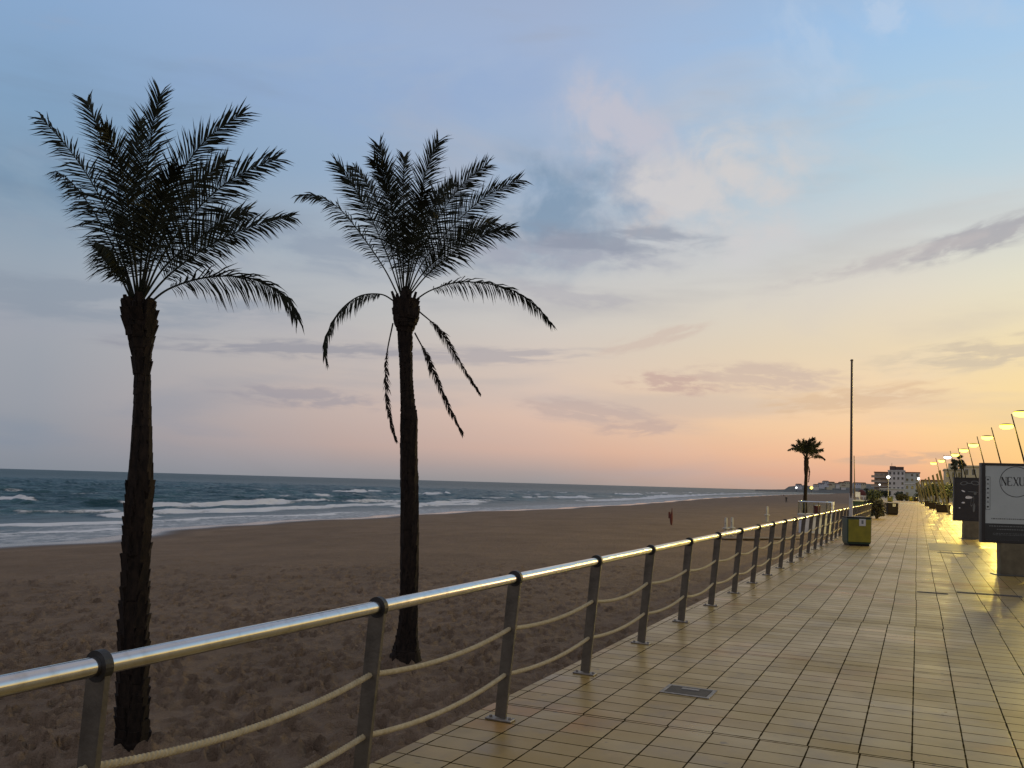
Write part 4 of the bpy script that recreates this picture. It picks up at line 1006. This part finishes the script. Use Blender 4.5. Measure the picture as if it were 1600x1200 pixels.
# boardwalk across the sand
q = atz(1132, 844, BEACH); e = atz(1256, 844, BEACH)
root = empty('boardwalk', (0, 0, 0)); tag(root, 'low weathered plank boardwalk lying across the sand behind the railing', 'boardwalk')
bw = MB(); cnt = int((e - q).length / .16); dv = (e - q) / cnt; dn = Vector((-dv.y, dv.x, 0)).normalized()
for i in range(cnt):
    c0 = q + dv * i; pts = [c0, c0 + dv * .93, c0 + dv * .93 + dn * 1.3, c0 + dn * 1.3]
    bw.add([Vector((a.x, a.y, BEACH + .05)) for a in pts] + [Vector((a.x, a.y, BEACH + .10)) for a in pts], [(3, 2, 1, 0), (4, 5, 6, 7), (0, 1, 5, 4), (1, 2, 6, 5), (2, 3, 7, 6), (3, 0, 4, 7)])
bw.build('planks', M['wood'], root)
for off in (.15, 1.1):
    a, b = q + dn * off, e + dn * off; MB().tube([(a.x, a.y, BEACH - .01), (b.x, b.y, BEACH - .01)], .06, 4).build('bearer', M['wood'], root)

# people near the water
def person(label, foot, h, face, walk, arms, shirt):
    me = bpy.data.meshes.new('person'); s = h / 1.75
    V = {'pel': (0, 0, .95), 'wa': (0, 0, 1.10), 'ch': (0, .02, 1.32), 'ne': (0, 0, 1.50), 'h0': (0, .01, 1.60), 'h1': (0, .02, 1.70),
         'sl': (-.19, 0, 1.42), 'el': (-.26, arms * .1, 1.15), 'wl': (-.25, arms * .5, .92), 'fl': (-.25, arms * .55, .82), 'sr': (.19, 0, 1.42), 'er': (.26, -arms * .1, 1.15), 'wr': (.25, arms * .3, .93), 'fr': (.25, arms * .35, .83),
         'hl': (-.10, 0, .90), 'kl': (-.11, walk * .5 + .03, .50), 'al': (-.11, walk * .7 - .06, .08), 'tl': (-.12, walk * .7 + .12, .03), 'hr': (.10, 0, .90), 'kr': (.11, -walk * .3 + .04, .50), 'ar': (.11, -walk * .9, .09), 'tr': (.12, -walk * .9 + .17, .03)}
    rad_ = {'pel': .14, 'wa': .125, 'ch': .15, 'ne': .06, 'h0': .085, 'h1': .095, 'sl': .07, 'el': .045, 'wl': .034, 'fl': .03, 'sr': .07, 'er': .045, 'wr': .034, 'fr': .03, 'hl': .10, 'kl': .065, 'al': .045, 'tl': .035, 'hr': .10, 'kr': .065, 'ar': .045, 'tr': .035}
    K = list(V); E = [('pel', 'wa'), ('wa', 'ch'), ('ch', 'ne'), ('ne', 'h0'), ('h0', 'h1'), ('ch', 'sl'), ('sl', 'el'), ('el', 'wl'), ('wl', 'fl'), ('ch', 'sr'), ('sr', 'er'), ('er', 'wr'), ('wr', 'fr'), ('pel', 'hl'), ('hl', 'kl'), ('kl', 'al'), ('al', 'tl'), ('pel', 'hr'), ('hr', 'kr'), ('kr', 'ar'), ('ar', 'tr')]
    me.from_pydata([tuple(c * s for c in V[k]) for k in K], [(K.index(a), K.index(b)) for a, b in E], [])
    tmp = bpy.data.objects.new('person_rig', me); COL.objects.link(tmp)
    tmp.modifiers.new('skin', 'SKIN'); sb = tmp.modifiers.new('sub', 'SUBSURF'); sb.levels = 2; sb.render_levels = 2
    for k, v in zip(K, me.skin_vertices[0].data): v.radius = (rad_[k] * s,) * 2; v.use_root = k == 'pel'
    dg = bpy.context.evaluated_depsgraph_get(); dg.update(); out = bpy.data.meshes.new_from_object(tmp.evaluated_get(dg))
    bpy.data.objects.remove(tmp)
    out.materials.clear(); [out.materials.append(M[k]) for k in ('skin', shirt, 'cloth', 'hair')]
    for pg in out.polygons:
        c = pg.center / s; pg.use_smooth = True
        pg.material_index = 3 if (c.z > 1.70 or (c.z > 1.58 and c.y < -.01)) else (0 if c.z > 1.5 or (abs(c.x) > .2 and c.z < 1.2) or c.z < .1 else (1 if c.z > .95 else 2))
    o = bpy.data.objects.new('person', out); COL.objects.link(o); o.location = foot; o.rotation_euler.z = face; tag(o, label, 'person', 'people by the water'); return o
person('person in dark clothes standing on the sand, nearest of the far walkers', atz(1228.5, 787, -1.55), 1.78, R(200), .1, .15, 'cloth')
person('person in dark clothes walking at the water edge, left of the close pair', atz(1220.5, 776.6, SEA), 1.75, R(120), .35, .2, 'cloth')
person('person in dark red top at the water edge, right of the close pair', atz(1224.5, 777.2, SEA), 1.8, R(140), .3, .2, 'red')

# ------------------------------------------------------------------ things at the end of the railing
def shrub(name, label, loc, rx, ry, h, cnt, ls, m_, seed, cat='shrub', stem=.04):
    r4 = random.Random(seed); root = empty(name, loc); tag(root, label, cat); lf = MB(); stm = MB()
    cl = [(Vector((r4.uniform(-.7, .7) * rx, r4.uniform(-.7, .7) * ry, h * r4.uniform(.35, .88))), r4.uniform(.25, .45) * min(rx * 2, h)) for _ in range(11)]
    for c, rr_ in cl:
        for _ in range(cnt // 11):
            d = Vector((r4.gauss(0, 1), r4.gauss(0, 1), r4.gauss(0, 1))).normalized() * rr_ * r4.random() ** .4; q_ = c + d
            if q_.z < .12 * h: q_.z = .12 * h + r4.random() * .1
            leafq(lf, q_, ls, r4)
        stm.tube([(c.x * .15, c.y * .15, 0), (c.x * .5, c.y * .5, c.z * .5), tuple(c)], [stem, stem * .7, stem * .3], 5)
    lf.build('foliage', m_, root); stm.build('stem', M['bark'], root); return root
q = atz(1370, 810, 0); shrub('shrub', 'dark brown green shrub at the end of the railing', (q.x, q.y, 0), .5, .8, 1.05, 1400, .10, M['shrub'], 21)
q = atz(1377, 797, 0); shrub('shrub', 'tall green shrub behind the brown shrub past the railing', (q.x - .7, q.y, 0), .6, 1.6, 1.75, 1500, .14, M['hedge'], 22)
q = atz(1349, 797, -.2); ks = empty('beach_kiosk', (q.x, q.y, BEACH - .3)); tag(ks, 'small grey green beach hut with flat roof past the flagpole', 'kiosk')
mb = MB().box((-.95, -.9, 0), (.95, .9, 2.2)); mb.build('wall', M['green'], ks); MB().box((-1.05, -1.0, 2.201), (1.05, 1.0, 2.32), bev=.02).build('roof', M['wallg'], ks)
MB().box((-.7, -.93, 1.1), (.5, -.905, 1.8)).build('shutter', M['wallg'], ks); MB().box((-.75, -1.1, 1.03), (.55, -.905, 1.08)).build('counter', M['wood'], ks)
q = atz(1339, 786, -.5); lg = empty('lifeguard_chair', (q.x, q.y, BEACH - .1)); tag(lg, 'high white lifeguard chair on the sand right of the flagpole', 'lifeguard chair')
for sx in (-1, 1):
    for sy in (-1, 1): MB().tube([(sx * .75, sy * .7, 0), (sx * .45, sy * .45, 2.0)], .05, 6).build('leg', M['white'], lg)
MB().box((-.55, -.55, 2.0), (.55, .55, 2.08)).build('seat', M['white'], lg); MB().box((-.55, .45, 2.081), (.55, .55, 3.0)).build('backrest', M['white'], lg)
ld_ = MB(); [ld_.tube([(-.62 + .03 * k, -.62 + .03 * k, .3 + .3 * k), (.62 - .03 * k, -.62 + .03 * k, .3 + .3 * k)], .03, 6) for k in range(6)]; ld_.build('ladder_rungs', M['white'], lg)
q = atz(1346, 779, -.4); dm = empty('pavilion', (q.x, q.y, -1.)); tag(dm, 'brown domed beach pavilion far behind the lifeguard chair', 'pavilion'); k = depth(q) / F
MB().lathe([(7 * k, 8 * k), (6.6 * k, 11 * k), (5 * k, 14 * k), (2.6 * k, 16 * k), (.3, 16.8 * k)], 20).build('roof', M['red'], dm, True)
for i in range(6): t = i * math.pi / 3; MB().tube([(6.2 * k * math.cos(t), 6.2 * k * math.sin(t), -1), (6.2 * k * math.cos(t), 6.2 * k * math.sin(t), 8 * k)], .12, 6).build('column', M['white'], dm)

# ------------------------------------------------------------------ far buildings
def block(name, label, px0, px1, ytop, s, wall, floors, bays, roof, balc=False, deep=12., gnd=.2, side=0, parap=True, cat='building', grp=None):
    """a block of flats facing the promenade, s metres ahead; its photo columns give its width"""
    def xs(px):
        t = (px - CX) / F; zz = gnd - EYE + 4
        return (t * (s * _c.y + zz * _c.z) - (s * _r.y + zz * _r.z)) / (_r.x - t * _c.x)
    x0, x1 = xs(px0), xs(px1); W = x1 - x0; P = Vector(((x0 + x1) / 2, s, 1)); dep = depth(P)
    hz = 732 + .0276 * (px0 + px1) / 2; H = EYE + (hz - ytop) * dep / F - gnd
    root = empty(name, ((x0 + x1) / 2, s, gnd)); tag(root, label, cat, grp); a = W / 2
    MB().box((-a, 0, -1), (a, deep, H)).build('wall', wall, root)
    if roof: MB().box((-a - .25, -.25, H + .001), (a + .25, deep + .25, H + .45), bev=.05).build('roof', roof, root)
    fh = H / floors; bw_ = W / bays; r4 = random.Random(int(px0))
    for i in range(floors):
        for j in range(bays):
            if r4.random() < .12: continue
            cx0 = -a + bw_ * (j + .22 + .06 * r4.random()); z0 = i * fh + fh * (.08 if balc else .3); ww = bw_ * (.56 if balc else .45)
            fr = MB(); fr.box((cx0 - .08, -.06, z0 - .08), (cx0 + ww + .08, -.001, z0)); fr.box((cx0 - .08, -.06, z0 + fh * .5), (cx0 + ww + .08, -.001, z0 + fh * .5 + .08)); fr.box((cx0 - .08, -.06, z0 + .001), (cx0, -.001, z0 + fh * .5 - .001)); fr.box((cx0 + ww, -.06, z0 + .001), (cx0 + ww + .08, -.001, z0 + fh * .5 - .001))
            f_ = fr.build('window', M['offwhite'], root); MB().box((cx0 + .001, -.03, z0 + .001), (cx0 + ww - .001, -.002, z0 + fh * .5 - .001)).build('pane', M['pane'], f_)
        if balc and i:
            sl = MB().box((-a - 1.3 * side, -1.5, i * fh - .18), (a - .3, -.001, i * fh)); 
            b_ = sl.build('balcony', M['offwhite'], root)
            rl = MB().box((-a - 1.3 * side, -1.5, i * fh + .001), (a - .3, -1.42, i * fh + .95)); rl.box((-a - 1.3 * side, -1.419, i * fh + .001), (-a - 1.3 * side + .08, -.01, i * fh + .95)); rl.build('balustrade', wall, b_)
    return root, a, H, deep
rt, a, H, dpn = block('apartment_building', 'tan apartment block with deep balconies, leftmost of the far blocks', 1366, 1387.5, 738.5, 440, M['wallb'], 5, 3, M['roofr'], True, side=1)
rt, a, H, dpn = block('apartment_building', 'tall pale grey apartment block, the middle one of the far blocks', 1387.5, 1413.5, 736, 436, M['wallw'], 5, 4, M['wallw'])
MB().box((-a + .6, 2, H + .46), (-a + 3.2, 6, H + 2.4)).build('stair_tower', M['roofd'], rt); MB().box((a - 4.2, 2, H + .46), (a - .5, 7, H + 2.1)).build('roof_room', M['roofd'], rt); MB().tube([(-a + 1.5, 3, H + 2.4), (-a + 1.5, 3, H + 4)], .08, 5).build('aerial', M['lamp'], rt)
rt, a, H, dpn = block('apartment_building', 'grey green apartment block, rightmost of the three tall far blocks', 1413.6, 1437, 739, 438, M['wallg'], 5, 3, M['roofr'])
rt, a, H, dpn = block('low_building', 'low pale shop row with awnings below the tall far blocks', 1376, 1412, 765, 330, M['wallw'], 1, 6, M['wallg'], deep=8)
rt, a, H, dpn = block('low_building', 'two storey grey house below the right far block', 1414, 1437, 757, 340, M['wallg'], 2, 3, M['wallw'], deep=8)
rt, a, H, dpn = block('low_building', 'cream flat roofed building behind the leaning posts, left of two', 1476, 1504, 735, 262, M['wally'], 3, 3, M['wally'])
MB().box((-a + 1, 2, H + .46), (-a + 3.4, 5, H + 2)).build('stair_tower', M['wally'], rt)
rt, a, H, dpn = block('low_building', 'taller cream building behind the dark advertising panel, right of two', 1504.5, 1552, 730, 255, M['wally'], 3, 4, M['wally'])
rt, a, H, dpn = block('low_building', 'small cream house between the far blocks and the leaning posts', 1440, 1475, 752, 290, M['wally'], 2, 3, M['roofr'])
# slim palms and garden trees by the cream buildings
def far_tree(label, px, ybase, ytop, s, seed, w_px, slim):
    P = Vector((0, s, 0)); t = (px - CX) / F; x_ = (t * (s * _c.y) - s * _r.y) / (_r.x - t * _c.x); k = depth(Vector((x_, s, 3))) / F
    h = EYE + (732 + .0276 * px - ytop) * k; r4 = random.Random(seed); root = empty('tree', (x_, s, 0)); tag(root, label, 'tree')
    MB().tube([(0, 0, 0), (.1, 0, h * .45), (0, .1, h * .8)], [.22, .16, .08], 7).build('trunk', M['bark'], root, True); lf = MB(); W = w_px * k
    for c_ in range(14):
        c = Vector((r4.gauss(0, .33) * W, r4.gauss(0, .33) * W, h * (r4.uniform(.72, .97) if slim else r4.uniform(.35, .95))))
        for _ in range(70):
            d = Vector((r4.gauss(0, 1), r4.gauss(0, 1), r4.gauss(0, .7))) * W * .16; leafq(lf, c + d, .28, r4)
    lf.build('crown', M['hedge'], root)
far_tree('slim dark tree left of two by the bluish lamp', 1490.5, 780, 717, 245, 31, 7, True)
far_tree('slim dark tree right of two by the bluish lamp', 1502, 780, 711, 240, 32, 7, True)
for i, (px, yt, s, wp, lab) in enumerate(((1446, 760, 215, 16, 'rounded garden tree behind the farthest leaning posts'), (1462, 757, 205, 17, 'rounded garden tree behind the middle leaning posts'), (1481, 755, 195, 20, 'rounded garden tree behind the nearest leaning post'), (1503, 754, 185, 24, 'rounded garden tree behind the dark panel'), (1384, 768, 300, 12, 'low dark tree before the pale apartment block'), (1404, 770, 260, 9, 'small dark tree above the far yellow bin'), (1359, 764, 330, 10, 'dark tree left of the balconied block'))):
    far_tree(lab, px, 780, yt, s, 40 + i, wp, False)
# low hedge and parked cars closing the promenade
q0, q1 = atz(1396, 782.5, 0), atz(1421, 782.5, 0); shrub('hedge', 'low clipped hedge closing the far end of the promenade', ((q0.x + q1.x) / 2, q0.y + 3, 0), abs(q1.x - q0.x) / 2, .8, 1.2, 2600, .2, M['shrub'], 51, 'hedge')

# ------------------------------------------------------------------ headland with houses
DH = 2300.
prof = [(1180, 0), (1205, .4), (1226, 1.2), (1232, 5.5), (1246, 7.5), (1258, 9), (1272, 6), (1282, 9), (1292, 11.5), (1300, 10), (1312, 11.5), (1328, 12), (1345, 12.5), (1360, 13), (1390, 14), (1440, 15), (1520, 14), (1640, 15)]
vs = []; pxs = np.linspace(1180, 1640, 150); rows_ = 9
for i, px in enumerate(float(q_) for q_ in pxs):
    hp = float(np.interp(px, [p_[0] for p_ in prof], [p_[1] for p_ in prof])) + (float(.9 * (fbm(np.array(px * .16), np.array(2.2), 3) - .5) * 2) if px > 1230 else 0)
    for j in range(rows_):
        t = j / (rows_ - 1); dep = DH * (.80 + .75 * t); hgt = math.sin(min(1, t * 1.7) * math.pi / 2) if t < .75 else 1 - (t - .75) * 1.5
        b = atd(px, 732 + .0276 * px, dep); vs.append((b.x, b.y, -3 + (3 + 1.65 + max(0, hp) * DH * 1.24 / F) * hgt))
k = rows_; fs = [(i * k + j, (i + 1) * k + j, (i + 1) * k + j + 1, i * k + j + 1) for i in range(149) for j in range(k - 1)]
tag(MB().add(vs, fs).build('headland', M['hill'], None, True), kind='structure')
def house(px, py, W, H, dep, label, lit=False, wall='wallw'):
    b = atd(px, py, dep); root = empty('house', (b.x, b.y, b.z - 3), YAW); tag(root, label, 'house', 'houses on the headland')
    MB().box((-W / 2, 0, -6), (W / 2, 10, H)).build('wall', M[wall], root)
    MB().prism([(-W / 2 - .4, H + .01), (W / 2 + .4, H + .01), (W / 2 - 2, H + 2.2), (-W / 2 + 2, H + 2.2)], 'y', -.4, 10.4).build('roof', M['roofr'], root)
    for k in range(3):
        f_ = MB().box((-W / 2 + W * (k + .3) / 3, -.08, H * .4), (-W / 2 + W * (k + .7) / 3, -.01, H * .75)).build('window', M['pane'], root)
def hl(px, py, lab, c='gloww', r_=3.2, dep=1780):
    b = atd(px, py, dep); root = empty('street_lamp', (b.x, b.y, -4)); tag(root, lab, 'street lamp'); h = b.z + 4
    MB().tube([(0, 0, 0), (0, 0, h - r_)], .3, 6).build('pole', M['lamp'], root); MB().lathe([(.3, h - r_), (r_, h - .4 * r_), (r_, h + .4 * r_), (.3, h + r_)], 12).build('globe', M[c], root, True)
hr = random.Random(61); spots = [(1249, 759.5), (1276, 760.5), (1284, 757.5), (1291, 755.5), (1300, 757), (1309, 757.5), (1316, 755.8), (1324, 756), (1340, 757), (1349, 758), (1296, 761), (1318, 761)]
wd = ['leftmost', 'second', 'third', 'fourth', 'fifth', 'sixth', 'seventh', 'eighth', 'ninth', 'tenth']
for i, (px, py) in enumerate(spots):
    lab = ('%s pale house from the left along the skyline of the far headland' % wd[i]) if i < 10 else ('pale house low on the headland slope, %s of two' % ('left' if i == 10 else 'right'))
    house(px, py, hr.uniform(9, 17), hr.uniform(5, 8), 2050, lab, wall=hr.choice(['wallw', 'offwhite', 'wally']))
hl(1244.3, 762, 'single white light on the left tip of the far headland', 'gloww', 2.0)
hl(1268, 762.3, 'bright yellow light on the far headland just right of the distant palm', 'glow', 2.8)
